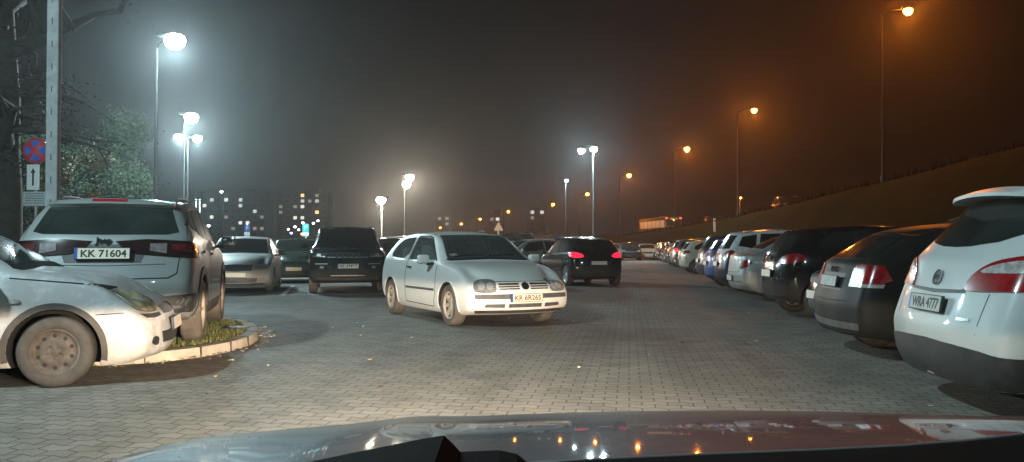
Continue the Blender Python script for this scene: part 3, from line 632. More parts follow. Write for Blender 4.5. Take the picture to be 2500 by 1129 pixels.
SPEC['hatch'] = dict(hw=.86, wf=1.25, wr=-1.25, wr_=.31, fsweep=.24, rsweep=.18, arch=1.12,
  fx=[-.10, -.02, 0, -.02, -.07, -.12, -.18], rx=[.10, .02, 0, .03, .10, .30, .37],
  st=[(2.05, .2, .68, .76, .79, .6), (1.88, .17, .75, .83, .83, .6), (1.5, .16, .84, .92, .85, .6), (1.1, .16, .91, .99, .86, .6), (.95, .16, .93, 1.02, .86, .7),
      (.6, .16, .95, 1.24, .86, .66), (.22, .16, .96, 1.43, .86, .62), (-.4, .16, .98, 1.49, .86, .61), (-1.0, .17, 1.0, 1.47, .855, .60), (-1.42, .2, 1.02, 1.42, .84, .58), (-1.90, .26, 1.03, 1.40, .80, .56)],
  P=[('windscreen', 'F', [(0, 1.05), (.68, 1.02), (.58, 1.40), (0, 1.425)], 'glass', {}),
     ('rear_window', 'B', [(0, 1.07), (.60, 1.08), (.52, 1.33), (0, 1.35)], 'glass', {}),
     ('front_door_window', 'S', [(.6, 1.0), (.2, 1.34), (-.38, 1.40), (-.42, 1.01)], 'glass', {}),
     ('rear_door_window', 'S', [(-.50, 1.01), (-.46, 1.40), (-1.0, 1.36), (-1.32, 1.2), (-1.34, 1.06)], 'glass', {}),
     ('tail_light', 'D', (-1.74, .64, R(150)), [(.22, .86), (.20, .95), (-.02, 1.02), (-.22, 1.02), (-.26, .92), (-.1, .85)], 'tail', dict(off=.010, round=1)),
     ('tailgate_seam', 'B', [(0, .56), (.56, .57), (.58, .90), (.57, .90), (.55, .58), (0, .57)], 'seam', dict(off=.0015)),
     ('rear_badge', 'B', [(-.05, .90), (-.05, .98), (.05, .98), (.05, .90)], 'chrome', dict(off=.010, round=2, single=1, res=.02)),
     ('rear_bumper_lower', 'B', [(0, .28), (.66, .29), (.68, .36), (0, .35)], 'black', dict(off=.004)),
     ('headlight', 'D', (1.84, .62, R(30)), [(-.2, .64), (-.18, .74), (.05, .79), (.22, .82), (.2, .72), (.08, .65)], 'headlamp', dict(off=.008, round=1)),
     ('grille', 'F', [(0, .62), (.36, .63), (.38, .68), (0, .70)], 'black', dict(off=.006)),
     ('lower_intake', 'F', [(0, .28), (.48, .29), (.52, .42), (0, .43)], 'black', dict(off=.005)),
     ('fog_lamp', 'F', [(.54, .30), (.54, .38), (.68, .39), (.68, .31)], 'headlamp', dict(off=.006, pair=1, round=1)),
     ('door_seam', 'S', [(-.455, .98), (-.47, .3), (-.458, .3), (-.443, .98)], 'seam', dict(off=.0015))],
  mir=(.62, .94, 1.03, 'paint'), plates=[('F', .46, 0), ('B', .70, 0)], rim='spoke7')
SPEC['wagon'] = dict(hw=.90, wf=1.34, wr=-1.34, wr_=.335, fsweep=.24, rsweep=.18, arch=1.12,
  fx=[-.10, -.02, 0, -.02, -.06, -.12, -.18], rx=[.10, .02, 0, .04, .10, .32, .40],
  st=[(2.22, .22, .78, .86, .82, .6), (2.04, .2, .85, .93, .87, .6), (1.6, .19, .93, 1.01, .89, .6), (1.15, .18, .98, 1.06, .90, .6), (.98, .18, 1.0, 1.09, .90, .7),
      (.6, .18, 1.01, 1.34, .90, .70), (.22, .18, 1.02, 1.55, .90, .67), (-.4, .18, 1.04, 1.62, .90, .66), (-1.1, .19, 1.06, 1.61, .895, .65), (-1.64, .22, 1.08, 1.56, .88, .63), (-2.14, .28, 1.08, 1.54, .84, .61)],
  P=[('windscreen', 'F', [(0, 1.12), (.72, 1.09), (.63, 1.52), (0, 1.545)], 'glass', {}),
     ('rear_window', 'B', [(0, 1.12), (.66, 1.13), (.58, 1.46), (0, 1.48)], 'glass', {}),
     ('front_door_window', 'S', [(.6, 1.07), (.2, 1.46), (-.38, 1.52), (-.42, 1.08)], 'glass', {}),
     ('rear_door_window', 'S', [(-.50, 1.08), (-.46, 1.52), (-1.15, 1.50), (-1.22, 1.12)], 'glass', {}),
     ('quarter_window', 'S', [(-1.30, 1.13), (-1.24, 1.49), (-1.60, 1.43), (-1.72, 1.2)], 'glass', {}),
     ('tail_light', 'D', (-1.98, .66, R(150)), [(.16, .88), (.14, 1.0), (-.02, 1.08), (-.22, 1.10), (-.24, .92), (-.1, .87)], 'tail', dict(off=.010, round=1)),
     ('tailgate_seam', 'B', [(0, .52), (.60, .53), (.62, .92), (.61, .92), (.59, .54), (0, .53)], 'seam', dict(off=.0015)),
     ('rear_bumper_lower', 'B', [(0, .30), (.70, .31), (.72, .42), (0, .41)], 'black', dict(off=.004)),
     ('headlight', 'D', (2.0, .66, R(28)), [(-.2, .74), (-.18, .84), (.05, .89), (.22, .92), (.2, .82), (.08, .75)], 'headlamp', dict(off=.008, round=1)),
     ('grille', 'F', [(0, .68), (.40, .69), (.42, .80), (0, .82)], 'black', dict(off=.006)),
     ('lower_intake', 'F', [(0, .32), (.52, .33), (.56, .46), (0, .47)], 'black', dict(off=.005)),
     ('fog_lamp', 'F', [(.58, .36), (.58, .44), (.72, .45), (.72, .37)], 'headlamp', dict(off=.006, pair=1, round=1)),
     ('door_seam', 'S', [(-.455, 1.04), (-.47, .36), (-.458, .36), (-.443, 1.04)], 'seam', dict(off=.0015))],
  mir=(.62, .98, 1.09, 'paint'), plates=[('F', .52, 0), ('B', .74, 0)], rim='spoke5', rails=(1.64, .60, .1, -1.5))
KINDS = {}
def get_kind(kind):
    """builds every mesh of one kind of car once: list of (part name, mesh, material key, parent name)"""
    if kind in KINDS: return KINDS[kind]
    sp = SPEC[kind]; bme, bvh = body_mesh(sp); out = []; RC[0] = sp['wr_']; ar = sp['wr_'] * sp['arch']
    for q in sp['P']:
        if q[1] == 'D': name, view, (ax, ay, phi), poly, mk, op = q
        else: name, view, poly, mk, op = q; ax = ay = 0; phi = {'F': 0, 'B': math.pi, 'S': math.pi / 2}[view]
        op = dict(op)
        if isinstance(poly, str):
            cx = sp['wf'] if poly[4] == 'F' else sp['wr']
            poly = arc_band(cx, ar, .001, .085 if poly.endswith('w') else (.05 if mk == 'dusttrim' else .022), -12, 192)
        if view == 'S': poly = [(-x, z) for x, z in poly]
        if view == 'B': poly = [(-x, z) for x, z in poly]
        for _ in range(1): 
            if op.get('round') : poly = rnd(poly, op['round'])
        kw = dict(off=op.get('off', .007 if 'glass' in mk else .004), deep=op.get('deep', .012), res=op.get('res', .045 if 'glass' in mk else .055))
        m = M['black'] if mk in ('paint', 'tail') else M[mk]
        if view in 'FB' and not (op.get('pair') or op.get('single') or 'side' in op):
            me = patch(bvh, poly, (0, 0), phi, m, sym=True, **kw); out.append((name, me, mk))
        elif 'side' in op:
            out.append((name, patch(bvh, poly, (0, 0), phi, m, mirror=op['side'] < 0, **kw), mk))
        elif op.get('single'): out.append((name, patch(bvh, poly, (0, 0), phi, m, **kw), mk))
        else:
            for mir in (False, True): out.append((name, patch(bvh, poly, (ax, ay), phi, m, mirror=mir, **kw), mk))
            if op.get('rim'):                                          # dark surround under a lamp
                cx = sum(p[0] for p in poly) / len(poly); cz = sum(p[1] for p in poly) / len(poly)
                big = [(cx + (p[0] - cx) * 1.03, cz + (p[1] - cz) * 1.06) for p in poly]
                for mir in (False, True): out.append((name + '_surround', patch(bvh, big, (ax, ay), phi, M['black'], mirror=mir, off=.003, res=.05), 'black'))
    mx, my, mz, mm = sp['mir']
    for s in (1, -1):
        out.append(('door_mirror', blob((mx, s * (my + .06), mz + .01), (.10, .19, .145), M['black'], tilt=.1), mm))
        b = MB(); b.box((mx + .01, s * (my - .06), mz - .06), (.06, .14, .04), bev=.01); out.append(('mirror_arm', b.mesh([M['black']]), 'black'))
        b = MB(); b.box((mx - .052, s * (my + .065), mz + .012), (.008, .15, .11), bev=.003); out.append(('mirror_glass', b.mesh([M['chrome']]), 'chrome'))
    if 'rails' in sp:
        rz, ry, x0, x1 = sp['rails']
        for s in (1, -1):
            pts = []
            for q in range(9):
                x = x0 + (x1 - x0) * q / 8; h = bvh.ray_cast(Vector((x, s * ry, 3)), Vector((0, 0, -1)))[0]; z = (h.z if h else rz)
                pts.append((x, s * ry, z + (.045 if 0 < q < 8 else .005)))
            b = MB(); b.tube(pts, .014, 8)
            for q in (1, 4, 7): p = pts[q]; b.tube([(p[0], p[1], p[2] - .06), p], .012, 6)
            out.append(('roof_rail', b.mesh([M['greytrim']]), 'greytrim'))
    if 'spoiler' in sp:
        x, z, hwid, ln = sp['spoiler']; V = []; Fs = []
        n = 12
        for i in range(n + 1):
            y = -hwid * 1.08 + 2.16 * hwid * i / n; f = abs(y) / hwid; dz = -.035 * f * f; xr = x - ln + .10 * f ** 3
            V += [(x + .12, y, z + dz + .005), (x - ln * .4, y, z + dz + .004), (xr, y, z + dz - .035), (xr, y, z + dz - .06), (x + .04, y, z + dz - .06)]
        for i in range(n):
            for k in range(5): a = i * 5 + k; b_ = i * 5 + (k + 1) % 5; Fs.append((a, b_, b_ + 5, a + 5))
        Fs += [(0, 1, 2, 3, 4), tuple(n * 5 + k for k in (4, 3, 2, 1, 0))]
        b = MB(); b.add([Vector(v) for v in V], Fs, 0, False); out.append(('rear_spoiler', b.mesh([M['black']]), 'paint'))
    pl = []
    for (v, z, dy) in sp['plates']:
        s = 1 if v == 'F' else -1
        h = bvh.ray_cast(Vector((s * 4, dy, z)), Vector((-s, 0, 0)))[0]; hu = bvh.ray_cast(Vector((s * 4, dy, z + .05)), Vector((-s, 0, 0)))[0]; hd = bvh.ray_cast(Vector((s * 4, dy, z - .05)), Vector((-s, 0, 0)))[0]
        xm = max(abs(h.x), abs(hu.x), abs(hd.x)); ti = math.atan2((hd.x - hu.x) * s, .1) * .6
        pl.append((v, s * (xm + .022), dy, z, ti))
    b = MB(); b.box((0, 0, 0), (.53, .122, .02), mi=1, bev=.004); b.box((.013, 0, .0115), (.487, .108, .003), mi=0)
    pm = b.mesh([M['plate'], M['black']]); b = MB(); b.box((-.2455, 0, .0115), (.028, .108, .003)); bm_ = b.mesh([M['euband']])
    KINDS[kind] = dict(body=bme, parts=out, plates=pl, plate=pm, band=bm_, bvh=bvh, sp=sp); return KINDS[kind]
_txt = {}
def place_car(kind, paintm, x, y, heading, label, group=None, z=0, name='parked_car', plateF=None, plateB=None, tail='red', dusty=False, detail=2,
              ink='ink', skip=(), overrides={}, cat='car', dirtyplate=False, roll=0):
    K = get_kind(kind); sp = K['sp']
    root = empty(name, (x, y, z), R(heading)); tag(root, label, cat, group)
    if roll: root.rotation_euler[1] = roll
    def setm(o, m, slot=0): o.material_slots[slot].link = 'OBJECT'; o.material_slots[slot].material = m
    bo = link('body', K['body'], root); setm(bo, paintm)
    lamps = {}
    for (n, me, mk) in K['parts']:
        if n in skip: continue
        if detail < 2 and not any(w in n for w in ('window', 'windscreen', 'light', 'grille', 'mirror', 'rail')) : continue
        if detail < 2 and n in ('mirror_glass', 'mirror_arm', 'window_trim', 'window_frame', 'headlight_surround', 'tail_light_surround'): continue
        if detail < 1 and n in ('roof_rail', 'door_mirror', 'quarter_window'): continue
        o = link(n, me, root)
        mm = overrides.get(n) or (paintm if mk == 'paint' else M[tail] if mk == 'tail' else M[mk])
        setm(o, mm); lamps.setdefault(n, []).append(o)
    for c, p in (('mirror_glass', 'door_mirror'), ('reversing_lamp', 'tail_light'), ('tail_light_reflector', 'tail_light'), ('headlight_lens', 'headlight'), ('headlight_reflector', 'headlight'), ('tail_light_upper', 'tail_light'), ('tail_light_strip', 'tail_light'), ('grille_slot', 'grille'), ('grille_slot', 'grille_frame'), ('grille_slot_trim', 'grille_frame')):
        if c in lamps and p in lamps:
            for i, o in enumerate(lamps[c]): o.parent = lamps[p][i % len(lamps[p])]
    tm, rm = wheel_meshes(sp['wr_'], .2 if sp['wr_'] < .33 else .225, sp['rim'], dusty)
    tr = sp['hw'] - .115
    for wx in (sp['wf'], sp['wr']):
        for s in (1, -1):
            w = link('wheel', rm, root, (wx, s * tr, sp['wr_']), (0, random.random() * 6, 0 if s > 0 else math.pi))
            if detail >= 1: link('tyre', tm, w)
            else: link('tyre', tm, w)
    for (v, px, py, pz, ti) in K['plates']:
        txt = plateF if v == 'F' else plateB
        if detail < 1 and not txt: continue
        s = 1 if v == 'F' else -1
        # plate local: x right as read, y up, z out
        rot = Matrix.Rotation(0 if s > 0 else math.pi, 4, 'Z') @ Matrix(((0, 0, 1, 0), (1, 0, 0, 0), (0, 1, 0, 0), (0, 0, 0, 1))) @ Matrix.Rotation(-ti, 4, 'X')
        p = link('number_plate', K['plate'], root); p.matrix_local = Matrix.Translation((px, py, pz)) @ rot
        if dirtyplate: setm(p, M['platedirty'])
        if detail >= 2: link('plate_band', K['band'], p)
        if txt and txt != '-':
            key = (txt, ink)
            if key not in _txt:
                me = text_mesh(txt, .112, M[ink], .0012, .0025); 
                xs = [q.co.x for q in me.vertices]; ys_ = [q.co.y for q in me.vertices]
                kx = .43 / (max(xs) - min(xs)); ky = .078 / (max(ys_) - min(ys_)); cx = (max(xs) + min(xs)) / 2; cy = (max(ys_) + min(ys_)) / 2
                for q in me.vertices: q.co.x = (q.co.x - cx) * kx; q.co.y = (q.co.y - cy) * ky
                _txt[key] = me
            link('plate_lettering', _txt[key], p, (.014, 0, .0135))
    return root, K
# ------------------------------------------------------------------ places: a photo pixel and a distance give a point in the world
HZ = 603.0
def at(px, py, Y): return Vector(((px - 1250) / F * Y, Y, CAMZ + (HZ - py) / F * Y))
def gx(px, Y): return (px - 1250) / F * Y
AZ = .1425                                     # the aisle runs a little to the right of the view
# ------------------------------------------------------------------ ground
def paving_material():
    m, n, l, b = newmat('concrete_paving_blocks')
    t = n.new('ShaderNodeTexCoord'); mp = n.new('ShaderNodeMapping'); mp.inputs['Rotation'].default_value = (0, 0, math.atan(AZ))
    l.new(t.outputs['Object'], mp.inputs[0]); sp = n.new('ShaderNodeSeparateXYZ'); l.new(mp.outputs[0], sp.inputs[0])
    def mth(op, a, b_=None, c=None):
        k = n.new('ShaderNodeMath'); k.operation = op
        for i, v in enumerate((a, b_, c)):
            if v is None: continue
            if isinstance(v, (int, float)): k.inputs[i].default_value = v
            else: l.new(v, k.inputs[i])
        return k.outputs[0]
    big = noise(n, l, .35, 6); med = noise(n, l, 2.6, 5); fine = noise(n, l, 60, 4)
    tri = mth('PINGPONG', sp.outputs['X'], .095)
    wob = mth('MULTIPLY', med.outputs[0], .010)
    v2 = mth('ADD', mth('MULTIPLY_ADD', tri, .42, sp.outputs['Y']), wob)
    cb = n.new('ShaderNodeCombineXYZ'); l.new(sp.outputs['X'], cb.inputs[0]); l.new(v2, cb.inputs[1])
    br = n.new('ShaderNodeTexBrick'); l.new(cb.outputs[0], br.inputs['Vector'])
    br.inputs['Scale'].default_value = 1; br.inputs['Brick Width'].default_value = .19; br.inputs['Row Height'].default_value = .125
    br.inputs['Mortar Size'].default_value = .0075; br.inputs['Mortar Smooth'].default_value = .3; br.offset = .5
    br.inputs['Color1'].default_value = (.9, .9, .9, 1); br.inputs['Color2'].default_value = (1.12, 1.12, 1.12, 1); br.inputs['Mortar'].default_value = (.46, .45, .43, 1)
    r = ramp(n, l, big.outputs[0], [(.30, (.150, .142, .124)), (.5, (.190, .180, .158)), (.70, (.218, .206, .182))])
    r2 = ramp(n, l, med.outputs[0], [(.30, (.74, .74, .74)), (.52, (1, 1, 1)), (.8, (1.08, 1.06, 1.02))])
    r3 = ramp(n, l, fine.outputs[0], [(.3, (.80, .80, .80)), (.7, (1.15, 1.15, 1.15))])
    def mul(a, c):
        x = n.new('ShaderNodeMix'); x.data_type = 'RGBA'; x.blend_type = 'MULTIPLY'; x.inputs[0].default_value = 1
        l.new(a, x.inputs[6]); l.new(c, x.inputs[7]); return x.outputs[2]
    ms = n.new('ShaderNodeMapping'); ms.inputs['Scale'].default_value = (2.2, .16, 1); l.new(mp.outputs[0], ms.inputs[0]); tn = n.new('ShaderNodeTexNoise'); tn.inputs['Scale'].default_value = 1; tn.inputs['Detail'].default_value = 5; l.new(ms.outputs[0], tn.inputs['Vector'])
    r4 = ramp(n, l, tn.outputs[0], [(.36, (.88, .88, .87)), (.5, (1, 1, 1)), (.7, (1.06, 1.05, 1.02))]); vo = n.new('ShaderNodeTexVoronoi'); vo.inputs['Scale'].default_value = .55; l.new(mp.outputs[0], vo.inputs['Vector'])
    dv = mth('ADD', vo.outputs['Distance'], mth('MULTIPLY', med.outputs[0], .25)); r5 = ramp(n, l, dv, [(.13, (.66, .66, .66)), (.24, (1, 1, 1))])
    r.outputs[0]; pre = mul(r4.outputs[0], r5.outputs[0])
    col = mul(mul(mul(mul(r.outputs[0], pre), r2.outputs[0]), br.outputs['Color']), r3.outputs[0]); l.new(col, b.inputs['Base Color'])
    rr = ramp(n, l, big.outputs[0], [(.35, (.78, .78, .78)), (.65, (.95, .95, .95))]); l.new(rr.outputs[0], b.inputs['Roughness'])
    h = mth('MULTIPLY_ADD', fine.outputs[0], .12, mth('SUBTRACT', 1.0, br.outputs['Fac'])); bump(n, l, h, .008, .8, b); b.inputs['Specular IOR Level'].default_value = .25
    return m
M['paving'] = paving_material()
M['asphalt'] = mat('road_asphalt', (.05, .05, .05), .85, 0, .25, 3, .01)
M['soil'] = mat('dark_soil', (.05, .045, .03), .95, 0, .4, .8, .02)
def grass_material():
    m, n, l, b = newmat('rough_grass'); a = noise(n, l, .5, 8, rough=.75); c = noise(n, l, 14, 6, rough=.8)
    r = ramp(n, l, a.outputs[0], [(.3, (.003, .006, .002)), (.55, (.010, .015, .004)), (.75, (.022, .022, .008))])
    r2 = ramp(n, l, c.outputs[0], [(.3, (.55, .55, .55)), (.7, (1.3, 1.3, 1.3))]); x = n.new('ShaderNodeMix'); x.data_type = 'RGBA'; x.blend_type = 'MULTIPLY'; x.inputs[0].default_value = 1
    l.new(r.outputs[0], x.inputs[6]); l.new(r2.outputs[0], x.inputs[7]); l.new(x.outputs[2], b.inputs['Base Color']); b.inputs['Roughness'].default_value = .95; b.inputs['Specular IOR Level'].default_value = .05
    bump(n, l, c.outputs[0], .06, 1, b); return m
M['grass'] = grass_material()
M['white'] = mat('worn_white_line', (.55, .55, .52), .7, 0, .3, 9)
M['kerb'] = mat('concrete_kerb', (.38, .33, .27), .85, 0, .22, 5, .004)
b = MB(); b.add([(-900, -200, -.012), (900, -200, -.012), (900, 1500, -.012), (-900, 1500, -.012)], [(0, 1, 2, 3)]); tag(b.build('ground', [M['soil']]), kind='structure')
b = MB(); b.add([(-45, -25, 0), (14, -25, 0), (14, 40, 0), (20, 110, 0), (6, 190, 0), (-60, 190, 0)], [(0, 1, 2, 3, 4, 5)]); tag(b.build('pavement', [M['paving']]), kind='structure')
# orange lamps stand along the road on the embankment: (distance, head px, head py, pole px)
OR = [(42, 2222, 23, 2157), (68, 1843, 268, 1802), (92, 1678, 363, 1648), (120, 1536, 428, 1513), (150, 1434, 474, 1415), (180, 1350, 499, 1335), (212, 1241, 517, 1229), (245, 1172, 535, 1163), (280, 1126, 547, 1118), (315, 1075, 556, 1068)]
ORP = []
for (Y, hx, hy, px) in OR:
    h = at(hx, hy, Y); ORP.append((Y, gx(px, Y), max(0.15, h.z - 9.0), h))
def road_edge(Y):
    """the crest of the embankment (left edge of the road) and its height"""
    T = [(-60, 19.5, 6.6), (0, 19.2, 6.0), (20, 19.0, 5.2)] + [(a, b_ - .4, c) for a, b_, c, _ in ORP] + [(420, -60, .15)]
    for i in range(len(T) - 1):
        if T[i][0] <= Y <= T[i + 1][0]:
            k = (Y - T[i][0]) / (T[i + 1][0] - T[i][0]); return T[i][1] * (1 - k) + T[i + 1][1] * k, T[i][2] * (1 - k) + T[i + 1][2] * k
    return T[-1][1:]
V = []; Fs = []; RV = []; RF = []; ys = [-60 + 4 * i for i in range(118)]
for i, Y in enumerate(ys):
    cx, ch = road_edge(Y); toe = min(9.6 + AZ * Y, cx - 1.2 - ch * 1.1)
    for k in range(13):
        f = k / 12; e = f * f * (3 - 2 * f); w = (random.random() - .5) * .10 * (0 if k in (0, 12) else 1)
        V.append((toe + (cx - toe) * f, Y, -.01 + (ch + .0) * e + w))
    V += [(cx + .9, Y, ch - .5), (cx + 12, Y, ch - .5), (cx + 16, Y, ch + .6), (cx + 40, Y, ch + 3.5), (cx + 130, Y, ch + 9)]
    RV += [(cx + 1, Y, ch - .46), (cx + 9, Y, ch - .46), (cx + 9, Y, ch - 1), (cx + 1, Y, ch - 1)]
n = 18
for i in range(len(ys) - 1):
    for k in range(n - 1): Fs.append((i * n + k, i * n + k + 1, (i + 1) * n + k + 1, (i + 1) * n + k))
    RF.append((i * 4, i * 4 + 1, i * 4 + 5, i * 4 + 4))
tag(link('hill', mesh_of(V, Fs, M['grass'])), kind='structure')
tag(link('road', mesh_of(RV, RF, M['asphalt'])), kind='structure')
def line(p, q, w, z=.004):
    p = Vector(p); q = Vector(q); d = (q - p).normalized(); s = Vector((-d.y, d.x)) * w / 2
    return [(p + s).to_3d() + Vector((0, 0, z)), (q + s).to_3d() + Vector((0, 0, z)), (q - s).to_3d() + Vector((0, 0, z)), (p - s).to_3d() + Vector((0, 0, z))]
b = MB(); ld = Vector((-.21, .98)); lt = Vector((.98, .21)); l0 = Vector((gx(690, 19.9), 19.9))
for k in range(-4, 3):
    a = l0 + lt * 2.78 * k; b.add(line(a, a + ld * 5.0, .12), [(0, 1, 2, 3)])
b.add(line(l0 - lt * 12, l0 + lt * 7, .10, .008), [(0, 1, 2, 3)])
tag(b.build('bay_markings', [M['white']]), kind='structure')
# low traffic island with kerb and grass under the grey SUV
isl = [(-9.5, 8.3), (-6.5, 8.0), (-4.3, 8.05), (-3.62, 8.35), (-3.28, 8.85), (-3.12, 9.5), (-3.18, 10.3), (-3.45, 11.2), (-3.85, 12.0), (-4.6, 12.7), (-6, 13.0), (-9.5, 13.2)]
isl = rnd(isl, 2, .22)
def shrink(poly, d):
    o = []; n = len(poly)
    for i in range(n):
        a, p, c = Vector(poly[i - 1]), Vector(poly[i]), Vector(poly[(i + 1) % n]); t = (c - a).normalized(); o.append(tuple(p + Vector((-t.y, t.x)) * d))
    return o
b = MB(); o1 = isl; o2 = shrink(isl, .015); o3 = shrink(isl, .15); N = len(isl)
V = [(x, y, 0) for x, y in o1] + [(x, y, .105) for x, y in o2] + [(x, y, .11) for x, y in o3] + [(x, y, .06) for x, y in o3]; Fs = []
for r_ in range(3):
    for i in range(N): j = (i + 1) % N; Fs.append((r_ * N + i, r_ * N + j, (r_ + 1) * N + j, (r_ + 1) * N + i))
b.add(V, Fs); 
acc = 0
for i in range(N):
    p, q = Vector(isl[i]), Vector(isl[(i + 1) % N]); acc += (q - p).length
    if acc > .5:
        acc = 0; d_ = (q - p).normalized(); nn_ = Vector((-d_.y, d_.x)); a_ = math.atan2(d_.y, d_.x); c_ = q + nn_ * .08
        b.box((c_.x, c_.y, .056), (.012, .175, .113), a_, 1)
t = b.build('kerb', [M['kerb'], M['soil']]); tag(t, 'curved pale concrete kerb around the small grass island', 'kerb')
b = MB(); o4 = shrink(isl, .15); b.add([(x, y, .085) for x, y in o4], [tuple(range(N))]); tag(b.build('island_soil', [M['soil']]), kind='structure')
random.seed(3)
b = MB()
for k in range(7000):
    x, y = -4.4 + 1.3 * random.random(), 8.2 + 4.4 * random.random()
    c = False
    for i in range(N):
        p, q = o4[i], o4[i - 1]
        if (p[1] > y) != (q[1] > y) and x < (q[0] - p[0]) * (y - p[1]) / (q[1] - p[1]) + p[0]: c = not c
    if not c or math.hypot(x + 3.66, y - 10.9) < .20: continue
    h = .02 + .05 * random.random() ** 2; a = random.random() * 6.28; w = .006 + .004 * random.random(); lx, ly = (random.random() - .5) * .06, (random.random() - .5) * .06
    b.add([(x - w * math.cos(a), y - w * math.sin(a), .08), (x + w * math.cos(a), y + w * math.sin(a), .08), (x + lx, y + ly, .085 + h)], [(0, 1, 2)], random.choice((0, 0, 1)))
M['blade'] = mat('grass_blade', (.10, .13, .035), .8, 0, .3, 6); M['blade2'] = mat('dry_grass_blade', (.26, .22, .09), .85, 0, .3, 6)
tag(b.build('grass', [M['blade'], M['blade2']]), 'short mixed green and dry grass on the kerbed island', 'grass', kind='stuff')
b = MB(); b.box((-3.66, 10.9, .10), (.34, .26, .035), .2, bev=.008)
for k in range(5): b.box((-3.66 + (k - 2) * .055, 10.9 + (k - 2) * .011, .119), (.02, .18, .006), .2)
tag(b.build('drain_cover', [M['black']]), 'small dark metal cover lying in the grass of the kerbed island', 'cover')
random.seed(11)
M['leaf'] = mat('fallen_leaf', (.30, .20, .08), .8, 0, .4, 4); M['leafpale'] = mat('pale_fallen_leaf', (.5, .45, .32), .8, 0, .4, 4)
def leafpile(spots, label, mats):
    b = MB()
    for (x, y) in spots:
        s = .015 + .025 * random.random(); a = random.random() * 6.28; z = .006 + .01 * random.random()
        P = [(1, 0), (.4, .5), (-.6, .4), (-1, 0), (-.5, -.45), (.4, -.5)]
        b.add([(x + s * (p[0] * math.cos(a) - p[1] * math.sin(a)), y + s * (p[0] * math.sin(a) + p[1] * math.cos(a)), z + s * .3 * (i % 2)) for i, p in enumerate(P)], [(0, 1, 2, 3, 4, 5)], random.randrange(len(mats)))
    tag(b.build('fallen_leaves', mats), label, 'leaves', kind='stuff')
sp = []
for k in range(260):
    i = random.randrange(N); p = Vector(isl[i]); q = Vector(isl[(i + 1) % N])
    if p.x < -6: continue
    t = (q - p).normalized(); sp.append(tuple(p.lerp(q, random.random()) + Vector((t.y, -t.x)) * (.02 + .25 * random.random() ** 2)))
for k in range(70): sp.append((-3 + 8 * random.random(), 5.5 + 12 * random.random()))
leafpile(sp, 'small dry leaves and litter scattered on the paving and along the kerb', [M['leaf'], M['leafpale'], M['soil']])

rg = random.Random(8); bv, bf = [], []
for k in range(9000):
    Y = 8 + 150 * rg.random() ** 1.3; cx, ch = road_edge(Y); X = cx + .35 * rg.gauss(0, 1) * .5; h = (.10 + .40 * rg.random() ** 3) * (.6 + .8 * math.sin(Y * 1.7) ** 2); a = rg.random() * 6.28; w = .010 + .0005 * Y; q = len(bv); z = ch - .12 - max(0, cx - X) * .25
    bv += [(X - w * math.cos(a), Y - w * math.sin(a), z), (X + w * math.cos(a), Y + w * math.sin(a), z), (X + (rg.random() - .5) * .25, Y + (rg.random() - .5) * .25, z + h)]; bf.append((q, q + 1, q + 2))
tag(link('grass', mesh_of(bv, bf, M['grass'], None, False)), 'tall unmown grass along the crest of the embankment', 'grass', kind='stuff')
# ------------------------------------------------------------------ lamps
def dim_to_post(ld_, dx, dy, power):
    """a shield behind the lens keeps the beam off the lamp's own post"""
    ld_.use_nodes = True; n = ld_.node_tree.nodes; l = ld_.node_tree.links; tc_ = n.new('ShaderNodeTexCoord'); cr = n.new('ShaderNodeVectorMath'); cr.operation = 'MULTIPLY'; cr.inputs[1].default_value = (1, 1, 0); l.new(tc_.outputs['Normal'], cr.inputs[0])
    no = n.new('ShaderNodeVectorMath'); no.operation = 'NORMALIZE'; l.new(cr.outputs[0], no.inputs[0]); dt = n.new('ShaderNodeVectorMath'); dt.operation = 'DOT_PRODUCT'; dt.inputs[1].default_value = (dx, dy, 0); l.new(no.outputs[0], dt.inputs[0])
    mr = n.new('ShaderNodeMapRange'); mr.inputs['From Min'].default_value = .93; mr.inputs['From Max'].default_value = .985; mr.inputs['To Min'].default_value = 1.0; mr.inputs['To Max'].default_value = .03; l.new(dt.outputs['Value'], mr.inputs['Value']); l.new(mr.outputs[0], n['Emission'].inputs['Strength'])
def point(name, loc, power, col, radius=.12, parent=None):
    ld_ = bpy.data.lights.new(name, 'POINT'); ld_.energy = power; ld_.color = col; ld_.shadow_soft_size = radius
    o = bpy.data.objects.new(name, ld_); C.objects.link(o); o.location = loc
    if parent: o.parent = parent
    return o
EM = {'led': emis('white_lamp_glow', (.75, .95, 1.0), 90), 'warm': emis('warm_lamp_glow', (1, .88, .68), 90), 'sod': emis('orange_lamp_glow', (1.0, .30, .03), 30), 'ledfar': emis('small_white_lamp', (.95, .97, 1.0), 12), 'purple': emis('violet_lamp', (.45, .35, 1.0), 8), 'amberfar': emis('amber_lamp', (1, .5, .15), 6)}
